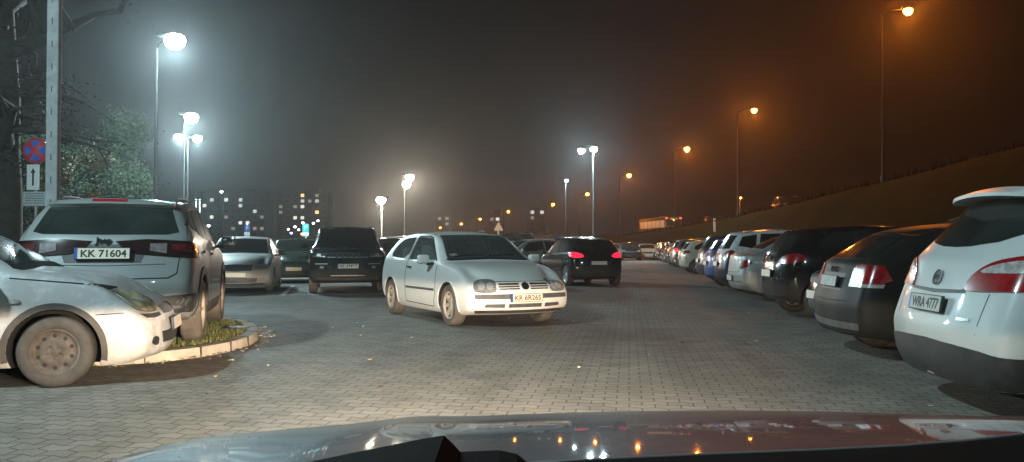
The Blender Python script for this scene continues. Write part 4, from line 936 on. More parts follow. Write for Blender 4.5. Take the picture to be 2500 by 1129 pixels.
def street_lamp(bx, by, bz, heads, kind, power, label, group, size=1.0, pole='darkpole', sphere=False):
    """heads: world points; pole at bx,by with curved arms"""
    t = empty('street_lamp', (bx, by, bz)); tag(t, label, 'street lamp', group); O = Vector((bx, by, bz))
    top = max(h.z for h in heads) - bz; b = MB()
    b.tube([(0, 0, 0), (0, 0, .5), (0, 0, .52), (0, 0, top - .35)], [.11, .11, .075, .05], 10); b.build('pole', [M[pole]], t)
    for h in heads:
        r = h - O; d = Vector((r.x, r.y, 0)); L = d.length; d = d.normalized() if L > .01 else Vector((1, 0, 0)); b = MB()
        b.tube([(0, 0, top - .45), (d.x * .05, d.y * .05, top - .2), (d.x * L * .4, d.y * L * .4, r.z + .04), (d.x * (L - .25), d.y * (L - .25), r.z + .06)], [.04] * 4, 8); b.build('arm', [M[pole]], t)
        a = math.atan2(d.y, d.x); b = MB(); b.box((-d.x * .12 * size, -d.y * .12 * size, .10 * size), (.46 * size, .20 * size, .07 * size), a, bev=.02); hd = b.build('lamp_head', [M[pole]], t, tuple(r))
        b = MB(); b.lathe([(.001, -.20 * size), (.09 * size, -.18 * size), (.16 * size, -.11 * size), (.19 * size, 0), (.16 * size, .07 * size), (.10 * size, .10 * size)], 16, 'z')  # lens swollen into a globe that stands in for the glare
        for i, v in enumerate(b.v): v.x *= 1.1
        lens = b.build('lamp_lens_glare', [EM[kind]], hd)
        if power: point('lamp_light', (0, 0, -.25 * size), power, {'led': LED, 'warm': WARM, 'sod': SOD}[kind], .12, hd); dim_to_post(hd.children[-1].data, -d.x, -d.y, power)
    return t
L1 = at(423, 95, 31)
street_lamp(gx(379, 31), 31, 0, [L1], 'led', 6200, 'tall street lamp with the brightest bluish white light, highest on the left', 'white parking lamps', 1.9)
L2 = at(465, 285, 48)
street_lamp(gx(448, 48), 48, 0, [L2], 'led', 5200, 'street lamp with bluish white light directly above the twin lamps on the left', 'white parking lamps', 1.9)
street_lamp(gx(457, 57), 57, 0, [at(435, 333, 57), at(480, 337, 57)], 'led', 3200, 'street lamp with two white heads side by side, left of the parking lot', 'white parking lamps', 1.5)
street_lamp(gx(544, 114), 114, 0, [at(540, 468, 114)], 'ledfar', 350 and 0, 'thin street lamp with a small white light above the silver saloon', 'white parking lamps', 1.0)
street_lamp(gx(987, 72), 72, 0, [at(1000, 432, 72), at(992, 450, 74)], 'warm', 6500, 'street lamp with dazzling warm white light above the white hatchback', 'warm white lamps', 1.8)
street_lamp(gx(932, 62), 62, 0, [at(930, 488, 62)], 'warm', 5500, 'low street lamp with warm white light above the black SUV', 'warm white lamps', 1.7)
street_lamp(gx(1448, 64), 64, 0, [at(1450, 363, 64), at(1420, 367, 66)], 'led', 3000, 'street lamp with two icy white heads, tallest over the right aisle', 'white parking lamps', 1.3)
street_lamp(gx(1381, 95), 95, 0, [at(1383, 441, 95)], 'led', 700, 'slim street lamp with a small white light, left of the orange lamps', 'white parking lamps', .9)
ol = ['nearest orange street lamp, highest at the upper right', 'second orange street lamp above the far end of the bright slope, over the parked row', 'orange street lamp third along the road, above the bus',
      'orange street lamp between the bus and the twin white lamps', 'orange street lamp just right of the twin white lamp post', 'orange street lamp left of the slim white lamp', 'small orange street lamp above the warning sign',
      'tiny orange street lamp left of the warning sign', 'tiny orange street lamp over the roof of the white hatchback', 'farthest orange lamp, touching the left part of the white hatchback roof']
for i, ((Y, px, z, h), lb) in enumerate(zip(ORP, ol)):
    street_lamp(px, Y, z, [h], 'sod', (4200, 3900, 3500, 3000, 2000, 1600, 1200, 1000, 900, 800)[i], lb, 'orange lamps along the raised road', 1.2 if i < 2 else 1.6, 'darkpole')
street_lamp(-9.6, .5, 0, [Vector((-8.8, .6, 9))], 'led', 7200, 'street lamp of the parking lot standing left of the camera car', 'white parking lamps')
street_lamp(7.5, -14, 0, [Vector((6.8, -13.4, 8.5))], 'led', 1500, 'second street lamp of the parking lot behind the camera', 'white parking lamps')
p = at(1806, 483, 75); street_lamp(p.x, 75, p.z - 2.2, [p + Vector((.1, 0, 0))], 'sod', 120, 'short post with a small orange light on the crest of the slope', None, .5, 'darkpole')
for i, (px, py, Y, kd) in enumerate([(720, 554, 190, 'ledfar'), (729, 561, 200, 'ledfar'), (739, 544, 180, 'ledfar'), (765, 545, 185, 'ledfar'), (704, 560, 210, 'ledfar'), (776, 539, 200, 'ledfar'), (711, 569, 170, 'purple'), (738, 571, 150, 'amberfar'), (509, 551, 160, 'ledfar')]):
    p = at(px, py, Y); lb = {0: 'far street light above the dark cars, left of the teal sign', 1: 'far street light directly left of the teal sign', 2: 'far street light above the teal sign', 3: 'far street light right of the teal sign', 4: 'faint far street light low between the two apartment blocks', 5: 'far street light over the bonnet edge of the black SUV', 6: 'far violet street light low over the dark cars', 7: 'far amber street light under the teal sign', 8: 'far street light beside the roof of the grey SUV'}[i]
    street_lamp(p.x + .3, Y, 0, [p], kd, 0, lb, 'far small lights', 1.4, 'darkpole')

# ------------------------------------------------------------------ apartment blocks far behind
M['block'] = mat('apartment_plaster', (.10, .095, .085), .9, 0, .2, .2); M['darkpane'] = mat('dark_window', (.03, .03, .03), .6)
LITW = [emis('lit_window', c, s) for c, s in (((1, .95, .8), 1.1), ((.9, 1, .95), .8), ((1, .7, .35), 1.1), ((1, .85, .7), .32), ((1, .62, .25), 1.8))]
def block(px0, px1, pytop, Y, lit, label, floors_h=2.8):
    x0, x1 = gx(px0, Y), gx(px1, Y); H = CAMZ + (HZ - pytop) / F * Y; t = empty('apartment_building', ((x0 + x1) / 2, Y + 6, 0)); tag(t, label, 'building', 'apartment blocks far behind the parking lot')
    w = x1 - x0; b = MB(); b.box((0, 0, H / 2), (w, 12, H)); b.build('wall', [M['block']], t); b = MB(); b.box((0, 0, H + .15), (w + .6, 12.6, .3)); b.box((w * .2, 1, H + 1.2), (4, 4, 2)); b.build('roof', [M['block']], t)
    nf = int(H / floors_h); nc = max(2, int(w / 3.4)); cells = {}
    for (px, py, k) in lit:
        c = int((gx(px, Y) - x0) / (w / nc)); f = int((CAMZ + (HZ - py) / F * Y) / floors_h); cells[(max(0, min(nc - 1, c)), max(0, min(nf - 1, f)))] = k
    cand = [(c, f) for f in range(nf) for c in range(nc)]
    if len(cand) > 96: cand = [q for q in cand if q in cells] + [q for q in cand if q not in cells][:96 - len(cells)]
    b = MB(); b.box((0, 0, 0), (1.7, .08, 1.5)); wm = b.mesh([M['darkpane']])
    for (c, f) in cand:
        o = link('window', wm, t, (-w / 2 + (c + .5) * w / nc, -6.05, f * floors_h + 1.7))
        if (c, f) in cells: o.material_slots[0].link = 'OBJECT'; o.material_slots[0].material = LITW[cells[(c, f)]]
block(490, 648, 470, 400, [(509, 483, 1), (507, 497, 0), (508, 537, 0), (560, 482, 0), (579, 482, 1), (591, 498, 1), (578, 540, 0), (607, 541, 0), (628, 519, 1), (631, 532, 3), (620, 566, 3), (635, 566, 3), (560, 527, 3), (577, 556, 3)], 'wide dark apartment block with scattered lit windows behind the silver saloon')
block(676, 800, 470, 410, [(687, 510, 3), (686, 524, 3), (740, 483, 4), (739, 497, 1), (739, 512, 0), (723, 512, 3), (775, 481, 3), (775, 489, 1), (776, 525, 4), (757, 496, 3), (722, 539, 0), (740, 539, 0)], 'dark apartment block with warm lit windows one above another, behind the black SUV')
block(1064, 1100, 525, 420, [(1072, 535, 3), (1086, 535, 3), (1086, 545, 0), (1086, 552, 3)], 'small dark apartment block above the roof of the white hatchback')
block(1194, 1222, 522, 430, [(1200, 527, 1), (1212, 527, 1), (1200, 535, 3), (1211, 535, 0)], 'small dark apartment block beside the tiny orange lamps')
block(1288, 1335, 500, 410, [(1296, 515, 1), (1321, 507, 1), (1320, 514, 3), (1319, 523, 1), (1300, 540, 3)], 'dark apartment block with four bright windows left of the slim white lamp')

# ------------------------------------------------------------------ trees
M['bark'] = mat('bark', (.045, .040, .032), .95, 0, .35, 5, .02)
LEAFM = {'green': [mat('leaf_green', (.040, .070, .030), .7, 0, .4, 1.5), mat('leaf_green_dark', (.028, .048, .024), .7, 0, .4, 1.5)], 'orange': [mat('leaf_yellow', (.20, .15, .05), .7, 0, .3, 2), mat('leaf_brown', (.11, .08, .035), .7, 0, .3, 2)],
         'dark': [mat('leaf_dark', (.022, .025, .016), .8, 0, .4, 1.5), mat('leaf_brown_dark', (.035, .028, .018), .8, 0, .4, 1.5)]}
def tree(name, x, y, h, spread, leafkind, nleaf, leafsize, label, seed, trunk_r=.16, z=0, lean=0, start=.35, flat=.7, depth=4, group=None, down=0):
    rnd_ = random.Random(seed); t = empty(name, (x, y, z)); tag(t, label, 'tree', group); tips = []; br = MB(); tr = MB()
    pts = [Vector((0, 0, 0))]; rr = [trunk_r * 1.3]
    for k in range(1, 7): pts.append(Vector((lean * k / 6 + (rnd_.random() - .5) * .12, (rnd_.random() - .5) * .12, h * (start + .25) * k / 6))); rr.append(trunk_r * (1 - .09 * k))
    tr.tube(pts, rr, 12); tr.build('trunk', [M['bark']], t)
    def grow(p, d, L, r, lev):
        q = [p]; rad = [r]; n = 4
        for k in range(n):
            d = (d + Vector(((rnd_.random() - .5) * .5, (rnd_.random() - .5) * .5, (rnd_.random() - .42 - down * .25) * .35))).normalized(); q.append(q[-1] + d * L / n); rad.append(r * (1 - .17 * (k + 1)))
        br.tube(q, rad, 6 if lev < 2 else 4, cap=False)
        if lev >= depth - 1: tips.extend(q[1:])
        if lev < depth:
            for k in range(3 if lev < 2 else 2):
                a = q[rnd_.choice((2, 3, 4)) if k else 4]; v = Vector((rnd_.gauss(0, 1), rnd_.gauss(0, 1), rnd_.gauss(0, .6) * flat)).normalized()
                grow(a, (d * .75 + v * .75).normalized(), L * (.62 + .2 * rnd_.random()), r * .5, lev + 1)
    for k in range(7):
        i = rnd_.randint(int(6 * start / (start + .25)), 6); a = k * 2.4 + rnd_.random(); grow(pts[min(6, max(2, i))], Vector((math.cos(a), math.sin(a), .35 + .6 * rnd_.random())).normalized(), spread * .55, trunk_r * .5, 1)
    br.build('branches', [M['bark']], t)
    if nleaf:
        V = []; Fs = []; mi = []; sdr = []
        for k in range(nleaf):
            p = rnd_.choice(tips) + Vector((rnd_.gauss(0, 1), rnd_.gauss(0, 1), rnd_.gauss(0, 1))) * spread * (.11 if leafkind == 'green' else .055); s = leafsize * (.6 + .8 * rnd_.random())
            u = Vector((rnd_.gauss(0, 1), rnd_.gauss(0, 1), rnd_.gauss(0, 1))).normalized(); w = u.cross(Vector((rnd_.gauss(0, 1), rnd_.gauss(0, 1), rnd_.gauss(0, 1)))).normalized(); q = len(V)
            V += [p - u * s, p + w * s * .45, p + u * s, p - w * s * .45]; Fs.append((q, q + 1, q + 2, q + 3)); mi.append(rnd_.random() < .4)
        link('crown', mesh_of(V, Fs, LEAFM[leafkind], [int(v) for v in mi], False), t)
    return t
tree('broadleaf_tree', gx(200, 36), 36, 5.5, 2.8, 'green', 46000, .065, 'round crowned green tree behind the grey SUV, lit by the white lamp', 5, .16, start=.45)
tree('small_tree', gx(186, 27), 27, 4.1, 1.1, 'orange', 3000, .05, 'small tree with yellow orange leaves in front of the green tree', 9, .06, start=.55)
tree('large_tree', gx(8, 21), 21, 11, 3.9, 'dark', 1500, .035, 'large dark tree at the left edge with drooping branches over the pole', 21, .50, start=.42, down=.6)
tree('large_tree', gx(-330, 21), 21, 11, 4.5, 'dark', 5000, .06, 'dark tree just outside the left edge, its twigs filling the upper left', 33, .3, start=.4, down=.5)
for i, (px, Y) in enumerate([(160, 30), (330, 40), (420, 58)]):
    tree('shrub', gx(px, Y), Y, 2.2, 1.6, 'dark', 5000, .09, ('dark shrub behind the left half of the grey SUV', 'dark shrub below the green tree', 'dark shrub below the twin lamps')[i], 60 + i, .05, start=.1, group='shrubs behind the grey SUV')

# ------------------------------------------------------------------ pole and signs on the left
M['concrete'] = mat('concrete_pole', (.30, .32, .32), .9, 0, .2, 8, .004); M['signred'] = mat('sign_red', (.62, .045, .06), .45); M['signblue'] = mat('sign_blue', (.04, .13, .50), .45); M['signwhite'] = mat('sign_white', (.75, .77, .75), .5, 0, .08); M['signteal'] = mat('sign_teal', (.02, .36, .42), .5, emit=(.05, .75, .85), estr=.45)
M['signblueg'] = mat('sign_blue_lit', (.05, .17, .55), .5); M['signgrey'] = mat('sign_grey_back', (.42, .46, .46), .6, 0, .15)
t = empty('concrete_pole', (gx(129, 13), 13, 0)); tag(t, 'thick pale concrete pole behind the no stopping sign', 'pole')
b = MB(); b.box((-.01, 0, 5), (.185, .12, 10), .05, bev=.02)
for k in range(26): b.box((-.01, -.062, .8 + k * .36), (.016, .008, .10), .05, 1)
b.build('shaft', [M['concrete'], M['greytrim']], t)
sx, sY = gx(84, 19.4), 19.4
t = empty('traffic_sign', (sx, sY, 0)); tag(t, 'round red and blue no stopping sign above an arrow plate and a text plate', 'traffic sign')
b = MB(); b.tube([(0, .04, 0), (0, .04, 3.8)], .03, 10); b.build('post', [M['galv']], t)
zc = CAMZ + (HZ - 368) / F * sY; b = MB(); b.lathe([(.001, 0), (.305, 0), (.305, .02), (.001, .02)], 40, 'y'); ds = b.build('sign_disc', [M['signred']], t, (0, -.01, zc))
b = MB()
for k in range(4):
    a0 = R(45 + 90 * k); P = []; g = .055
    c = Vector((math.cos(a0 + R(45)), math.sin(a0 + R(45)))) * g / math.sin(R(45)) * .75
    P.append(tuple(c))
    for q in range(11): a = a0 + R(14) + R(62) * q / 10; P.append((math.cos(a) * .245, math.sin(a) * .245))
    b.prism(P, -.006, 0, 'xz')
b.build('blue_field', [M['signblue']], ds)
b = MB(); zz = CAMZ + (HZ - 433) / F * sY; b.box((0, 0, 0), (.30, .012, .60), bev=.003); pp = b.build('arrow_plate', [M['signwhite']], t, (-.04, -.01, zz))
b = MB(); b.prism([(-.022, -.2), (.022, -.2), (.022, .1), (.06, .1), (0, .22), (-.06, .1), (-.022, .1)], -.010, -.0065, 'xz'); b.build('arrow', [M['ink']], pp)
b = MB(); zz = CAMZ + (HZ - 486) / F * sY; b.box((0, 0, 0), (.56, .012, .34), bev=.003); pp = b.build('text_plate', [M['signgrey']], t, (.01, -.012, zz))
b = MB(); rn = random.Random(4)
for r_ in range(5):
    x = -.22
    while x < .20: w = .02 + .05 * rn.random(); b.box((x + w / 2, -.008, .12 - r_ * .055), (w, .002, .016)); x += w + .015
b.build('small_print', [M['greytrim']], pp)
def psign(px, py, Y, m, label, hh=.62, wd=.46, lower=True):
    p = at(px, py, Y); t = empty('parking_sign', (p.x, Y, 0)); tag(t, label, 'parking sign'); b = MB(); b.tube([(0, .04, 0), (0, .04, p.z + .35)], .03, 8); b.build('post', [M['galv']], t)
    b = MB(); b.box((0, 0, 0), (wd, .02, hh), bev=.004); s = b.build('sign_plate', [m], t, (0, 0, p.z)); me = text_mesh('P', hh * .75, M['signwhite'], .003, .006); link('sign_letter', me, s, (0, -.014, .02), (R(90), 0, 0))
    if lower: b = MB(); b.box((0, 0, -hh / 2 - .16), (wd, .02, .28), bev=.004); b.build('lower_plate', [M['signwhite']], t, (0, 0, p.z))
psign(603, 559, 48, M['signblue'], 'blue parking sign with a white plate under it, above the silver saloon', .36, .32)
psign(746, 557, 60, M['signteal'], 'teal parking sign beside the black SUV', .60, .46)
t = empty('warning_sign', (gx(1217, 75), 75, 0)); p = at(1217, 553, 75); tag(t, 'triangular road sign on the lot edge behind the white hatchback', 'warning sign')
b = MB(); b.tube([(0, .04, 0), (0, .04, p.z)], .035, 8); b.build('post', [M['galv']], t); b = MB(); b.prism([(-.45, -.4), (.45, -.4), (0, .42)], -.01, .01, 'xz'); b.build('sign_plate', [mat('sign_back_orange', (.22, .13, .07), .5)], t, (0, 0, p.z))
for i, px in enumerate((478, 487)):
    b = MB(); p = at(px, 490, 60); b.tube([(0, 0, 0), (0, 0, p.z)], .05, 8); b.tube([(0, 0, p.z), (0, 0, p.z + .1)], .09, 8); tag(b.build('post', [M['galv']], None, (p.x, 60, 0)), ('pale slim post behind the grey SUV, left one of the pair', 'pale slim post behind the grey SUV, right one of the pair')[i], 'post', 'pale posts behind the grey SUV')
p = at(1745, 548, 55); b = MB(); b.box((0, 0, .45), (.14, .10, .9), bev=.02); b.box((0, -.052, .72), (.14, .006, .14), mi=1); tag(b.build('marker_post', [M['signwhite'], M['signred']], None, (p.x, 55, p.z - .5)), 'small white marker post on the grass slope', 'post')

# ------------------------------------------------------------------ parked and driving cars
P_ = dict(
  white=paint('white_paint', (.80, .79, .75), 0, .20, .36, .6, dcol=(.42, .32, .25)),
  white2=paint('bright_white_paint', (.48, .52, .51), 0, .18, .34, .5),
  silverold=paint('worn_silver_paint', (.42, .43, .43), .1, .3, .45, .45, dcol=(.34, .29, .24), chalk=.7),
  silverblue=paint('pale_grey_paint', (.28, .31, .31), .2, .32, .36, dcol=(.28, .24, .19)),
  silver=paint('silver_paint', (.34, .35, .34), .3, .3, .42, .5), black=paint('black_paint', (.010, .011, .012), 0, .12, .14, 1), blackdusty=paint('dusty_black_paint', (.014, .015, .015), 0, .35, .2, .9, (.07, .06, .05)),
  graphite=paint('graphite_paint', (.016, .017, .015), 0, .30, .5, .07, (.024, .022, .020)), blue=paint('blue_paint', (.03, .09, .30), .2, .2, .3), navy=paint('navy_paint', (.02, .03, .07), .2, .2, .25),
  beige=paint('cream_paint', (.50, .48, .38), 0, .25, .35), grey=paint('grey_paint', (.16, .17, .17), .4, .25, .32), green=paint('dark_green_paint', (.02, .05, .035), .2, .2, .25), red=paint('dark_red_paint', (.14, .02, .02), .2, .2, .3))
m = P_['navy'].copy(); m.name = 'navy_paint_white_roof'; P_['twotone'] = m; nt = m.node_tree; bs = nt.nodes['Principled BSDF']; src = bs.inputs['Base Color'].links[0].from_socket
tcn = nt.nodes.new('ShaderNodeTexCoord'); sx_ = nt.nodes.new('ShaderNodeSeparateXYZ'); nt.links.new(tcn.outputs['Object'], sx_.inputs[0]); gt = nt.nodes.new('ShaderNodeMath'); gt.operation = 'GREATER_THAN'; gt.inputs[1].default_value = 1.02; nt.links.new(sx_.outputs['Z'], gt.inputs[0])
mx = nt.nodes.new('ShaderNodeMix'); mx.data_type = 'RGBA'; nt.links.new(gt.outputs[0], mx.inputs[0]); nt.links.new(src, mx.inputs[6]); mx.inputs[7].default_value = (.7, .72, .72, 1); nt.links.new(mx.outputs[2], bs.inputs['Base Color'])

def emblem(root, K, view, y, z, r, kind):
    """round badge lying on the body; kind w: ring with letter strokes, kind o: oval, kind rings: four rings, kind text"""
    s = 1 if view == 'F' else -1; h = K['bvh'].ray_cast(Vector((s * 4, y, z)), Vector((-s, 0, 0))); p, nrm = h[0], h[1]
    rot = nrm.to_track_quat('Z', 'Y').to_matrix().to_4x4()
    ux = Vector((0, s, 0)); uz = nrm.normalized(); uy = uz.cross(ux).normalized(); ux = uy.cross(uz)
    Mx = Matrix((( ux.x, uy.x, uz.x, 0), (ux.y, uy.y, uz.y, 0), (ux.z, uy.z, uz.z, 0), (0, 0, 0, 1)))
    b = MB()
    def ring(cx, cy, rx, ry, w, mi=0, n=28):
        V = []; Fs = []
        for k in range(n):
            a = 2 * math.pi * k / n
            for q, (rad, zz) in enumerate(((1, .0), (1, .010), (1 - w, .010), (1 - w, .0))): V.append((cx + rx * rad * math.cos(a), cy + ry * rad * math.sin(a), zz))
        for k in range(n):
            for q in range(3): Fs.append((k * 4 + q, ((k + 1) % n) * 4 + q, ((k + 1) % n) * 4 + q + 1, k * 4 + q + 1))
        b.add(V, Fs, mi)
    def stroke(a, c, w=.10):
        a = Vector(a) * r; c = Vector(c) * r; d = (c - a).normalized(); q = Vector((-d.y, d.x)) * w * r / 2
        V = [(*(a + q), 0), (*(c + q), 0), (*(c - q), 0), (*(a - q), 0), (*(a + q), .009), (*(c + q), .009), (*(c - q), .009), (*(a - q), .009)]
        b.add(V, [(4, 5, 6, 7), (0, 1, 5, 4), (1, 2, 6, 5), (2, 3, 7, 6), (3, 0, 4, 7)])
    if kind == 'w':
        b.lathe([(.001, .001), (r, .001)], 28, 'z', 1); ring(0, 0, r, r, .12)
        for A, B in (((-.38, .82), (0, .10)), ((0, .10), (.38, .82)), ((-.82, .30), (-.42, -.72)), ((-.42, -.72), (0, .02)), ((0, .02), (.42, -.72)), ((.42, -.72), (.82, .30))): stroke(A, B, .17)
    elif kind == 'o':
        b.lathe([(.001, .003), (r, .003)], 28, 'z', 2); ring(0, 0, r, r, .10)
        ring(0, 0, r * .62, r * .30, .22); stroke((-.35, 0), (.35, 0), .09)
    elif kind == 'rings':
        for k in range(4): ring((k - 1.5) * r * 1.45, 0, r, r, .16)
    o = b.build('emblem', [M['chrome'], M['seam'], M['greytrim']], root); o.matrix_local = Matrix.Translation(p + nrm * .010) @ Mx; return Mx, p, nrm
# white hatchback, driving towards the camera, nose to the right
hg = math.degrees(math.atan2(-2.27, 1.21)); hv = Vector((math.cos(R(hg)), math.sin(R(hg)))); lf = Vector((-hv.y, hv.x))
c = Vector((gx(1108, 12.3), 12.3)) - hv * 1.255 + lf * .755
root, K = place_car('golf', P_['white'], c.x, c.y, hg, 'white three door hatchback in the middle of the lane facing right', plateF='KR 6R265', plateB='-', dusty=True, ink='inkred', name='car')
emblem(root, K, 'F', 0, .605, .062, 'w')
def seat(x, y, parent, name='front_seat', w=.50):
    b = MB(); b.box((x + .08, y, .62), (.5, w, .16), bev=.05); b.build(name, [M['seat']], parent)
    b = MB(); b.box((0, 0, .30), (.13, w - .04, .62), bev=.055); o = b.build(name + '_back', [M['seat']], parent, (x - .17, y, .62), (0, R(-14), 0))
for y in (.36, -.36):
    seat(-.18, y, root); b = MB(); b.box((-.42, y, 1.27), (.09, .26, .17), bev=.04); b.tube([(-.40, y - .06, 1.1), (-.42, y - .06, 1.25)], .008, 6); b.tube([(-.40, y + .06, 1.1), (-.42, y + .06, 1.25)], .008, 6); b.build('headrest', [M['seat'], M['chrome']], root)
b = MB(); b.box((-1.05, 0, .68), (.5, 1.2, .18), bev=.05); b.box((-1.32, 0, .92), (.16, 1.2, .5), bev=.05)
for y in (.38, -.38): b.box((-1.33, y, 1.2), (.08, .24, .12), bev=.03)
b.build('rear_seat', [M['seat']], root)
b = MB(); b.box((.62, 0, .88), (.32, 1.4, .14), bev=.05); b.build('dashboard', [M['seatlight']], root)
b = MB(); P = [(.36 + .18 * math.cos(a) * .35, .36 + .18 * math.sin(a), .96 + .18 * math.cos(a) * .93) for a in [2 * math.pi * k / 20 for k in range(21)]]; b.tube(P, .014, 8); b.tube([(.36, .19, .96), (.38, .36, .95), (.36, .53, .96)], .013, 6); b.tube([(.38, .36, .95), (.55, .36, .88)], .03, 8); b.build('steering_wheel', [M['black']], root)
b = MB(); b.tube([(.33, 0, 1.345), (.37, 0, 1.29)], .010, 6); b.box((.37, 0, 1.265), (.03, .24, .07), bev=.01); b.build('rear_view_mirror', [M['seatlight']], root)
for y in (-.02, .26): b = MB(); b.box((.32, y + .12 * (1 if y > 0 else -1), 1.30), (.012, .20, .09), bev=.003); 
b = MB(); b.box((.33, .06, 1.315), (.010, .22, .075), .02, bev=.002); b.build('paper_card', [M['plate']], root)
# silver hatchback cut by the left edge, nose to the right
hd_ = 15; hv = Vector((math.cos(R(hd_)), math.sin(R(hd_)))); lf = Vector((-hv.y, hv.x)); c = Vector((gx(143, 6.95), 6.95)) - hv * 1.245 + lf * .71
place_car('corsa', P_['silverold'], c.x, c.y, hd_, 'dirty worn silver hatchback at the left edge with yellowed headlight and steel wheel', plateF='-', plateB='-', dusty=False, skip=('door_handle',))
# grey compact SUV on the island
hd_ = 105; hv = Vector((math.cos(R(hd_)), math.sin(R(hd_)))); lf = Vector((-hv.y, hv.x)); c = Vector((gx(468, 8.6), 8.6)) + lf * .86 + hv * 2.17
root, K = place_car('compass', P_['silverblue'], c.x, c.y, hd_, 'pale grey compact SUV seen from behind, parked on the kerbed grass island', z=.105, plateF='-', plateB='KK 71604', dusty=True, cat='SUV')
h = K['bvh'].ray_cast(Vector((-4, 0, 1.135)), Vector((1, 0, 0))); me = text_mesh('Jeep', .085, M['chrome'], .004, .004)
o = link('maker_lettering', me, root); s = -1; nrm = h[1]; ux = Vector((0, -1, 0)); uz = nrm; uy = uz.cross(ux).normalized()
o.matrix_local = Matrix.Translation(h[0] + nrm * .010) @ Matrix(((ux.x, uy.x, uz.x, 0), (ux.y, uy.y, uz.y, 0), (ux.z, uy.z, uz.z, 0), (0, 0, 0, 1)))
# silver saloon and black SUV facing the camera in the left bays
HB = math.degrees(math.atan2(-.98, .21))
place_car('octavia', P_['silver'], gx(574, 20.4) - .46, 20.4 + 2.15, HB, 'silver saloon facing the camera, parked beside the grey SUV', plateF='KR', plateB='-', ink='ink') if False else place_car('octavia', P_['silver'], gx(574, 20.4) - .46, 20.4 + 2.15, HB, 'silver saloon facing the camera, parked between the grey SUV and the black SUV', plateF='-', plateB='-')
root, K = place_car('cherokee', P_['blackdusty'], gx(850, 20.4) - .5, 20.4 + 2.33, HB, 'large black SUV facing the camera with seven slot grille', plateF='KK 374YT', plateB='-', dusty=True, cat='SUV')
dark = [('hatch', 'green', gx(705, 27.5), 28.5, HB, 'dark green hatchback in the gap behind the silver saloon and black SUV'),
        ('wagon', 'black', gx(1120, 21), 23.4, HB, 'black estate hidden mostly behind the white hatchback'),
        ('wagon', 'silver', gx(972, 33), 34, HB, 'silver estate whose roof shows left of the white hatchback'),
        ('hatch', 'black', gx(940, 27), 28.5, HB, 'black hatchback between the black SUV and the white hatchback'),
        ('hatch', 'silver', gx(1285, 31), 32, 205, 'silver hatchback half hidden behind the bonnet side of the white hatchback'),
        ('wagon', 'navy', gx(1352, 38), 38, 200, 'dark estate between the silver hatchback and the black driving hatchback'),
        ('wagon', 'black', gx(1235, 55), 55, 190, 'dark car on rising ground behind the roof of the white hatchback')]
for i, q in enumerate(dark): place_car(q[0], P_[q[1]], q[2], q[3], q[4], q[5], 'cars parked in the left and middle bays', plateF='-', plateB='-', detail=2 if i < 2 else 1, z=.55 if i == 6 else 0)
cols = ['black', 'grey', 'navy', 'silver', 'black', 'green', 'white2', 'grey']
for i in range(8):
    x = -16.5 + 2.75 * i; place_car(('hatch', 'wagon', 'octavia')[i % 3], P_[cols[i]], x, 43 + .21 * (x + 8), HB if i % 2 else HB + 180, '%s car in the row behind the silver saloon' % ('leftmost black', 'grey estate', 'navy saloon', 'silver hatchback', 'black estate', 'dark green saloon', 'white hatchback', 'rightmost grey')[i], 'cars in the second row back', detail=1)
# black hatchback driving away in the aisle
hd_ = 104; hv = Vector((math.cos(R(hd_)), math.sin(R(hd_))))
root, K = place_car('hatch', P_['black'], gx(1463, 24.3) + hv.x * 1.95, 24.3 + hv.y * 1.95, hd_, 'black hatchback driving away down the aisle with red tail lights on', tail='redlit', plateB='-', plateF='-', name='car')
# ------------------------------------------------------------------ the long row on the right, tails to the aisle
def row_car(kind, pm, Y, label, turn=-4, c0=2.2, nose=False, detail=2, dz=0, **kw):
    sp = SPEC[kind]; hd = turn; hv = Vector((math.cos(R(hd)), math.sin(R(hd)))); rt = Vector((hv.y, -hv.x)); corner = Vector((c0 + AZ * Y, Y))
    ext = -sp['st'][-1][0]; c = corner + hv * ext + rt * (sp['hw'] - .02)
    return place_car(kind, pm, c.x, c.y, hd + (180 if nose else 0), label, 'cars parked tail to aisle in the right hand row', z=dz, detail=detail, plateF='-', plateB='-' if not kw.get('pb') else kw['pb'], tail=kw.get('tail', 'red'), dusty=False, dirtyplate=kw.get('dp', False), cat=kw.get('cat', 'car'))
root, K = row_car('kuga', P_['white2'], 6.9, 'white SUV with black lower bumper at the right edge, nearest in the row', -4, 2.10, dp=True, cat='SUV', pb='WRA 4777', )
emblem(root, K, 'B', 0, .955, .058, 'o')
root, K = row_car('audi', P_['graphite'], 9.9, 'dark olive grey hatchback with wide red and white tail lights beside the white SUV', -4, 2.12, dp=True, pb='-')
emblem(root, K, 'B', 0, .935, .032, 'rings')
row_car('wagon', P_['black'], 12.2, 'glossy black car parked nose to the aisle beside the olive grey hatchback', -2, 2.55, nose=True, cat='car')
row_car('hatch', P_['black'], 14.4, 'black hatchback with red tail light between the glossy black car and the silver saloon', -2, dz=.05)
row_car('octavia', P_['silver'], 19.1, 'silver saloon with round red tail lights in the right hand row', -4)
row_car('wagon', P_['twotone'], 22.2, 'dark car with a white roof behind the silver saloon of the right row', -4)
row_car('hatch', P_['blue'], 25.0, 'blue hatchback left of the white roofed car in the right row', -4)
row_car('wagon', P_['navy'], 27.8, 'navy estate just beyond the blue hatchback in the right row', -4, detail=1)
row_car('hatch', P_['beige'], 37.5, 'cream white hatchback standing out among dark cars of the right row', -4, detail=1)
row_car('octavia', P_['black'], 40.5, 'black saloon just beyond the cream hatchback in the right row', -4, detail=1)
row_car('wagon', P_['grey'], 45.5, 'grey estate beyond the black saloon in the right row', -4, detail=1, tail='redlit')
row_car('hatch', P_['black'], 48.5, 'black hatchback beyond the grey estate in the right row', -4, detail=1)
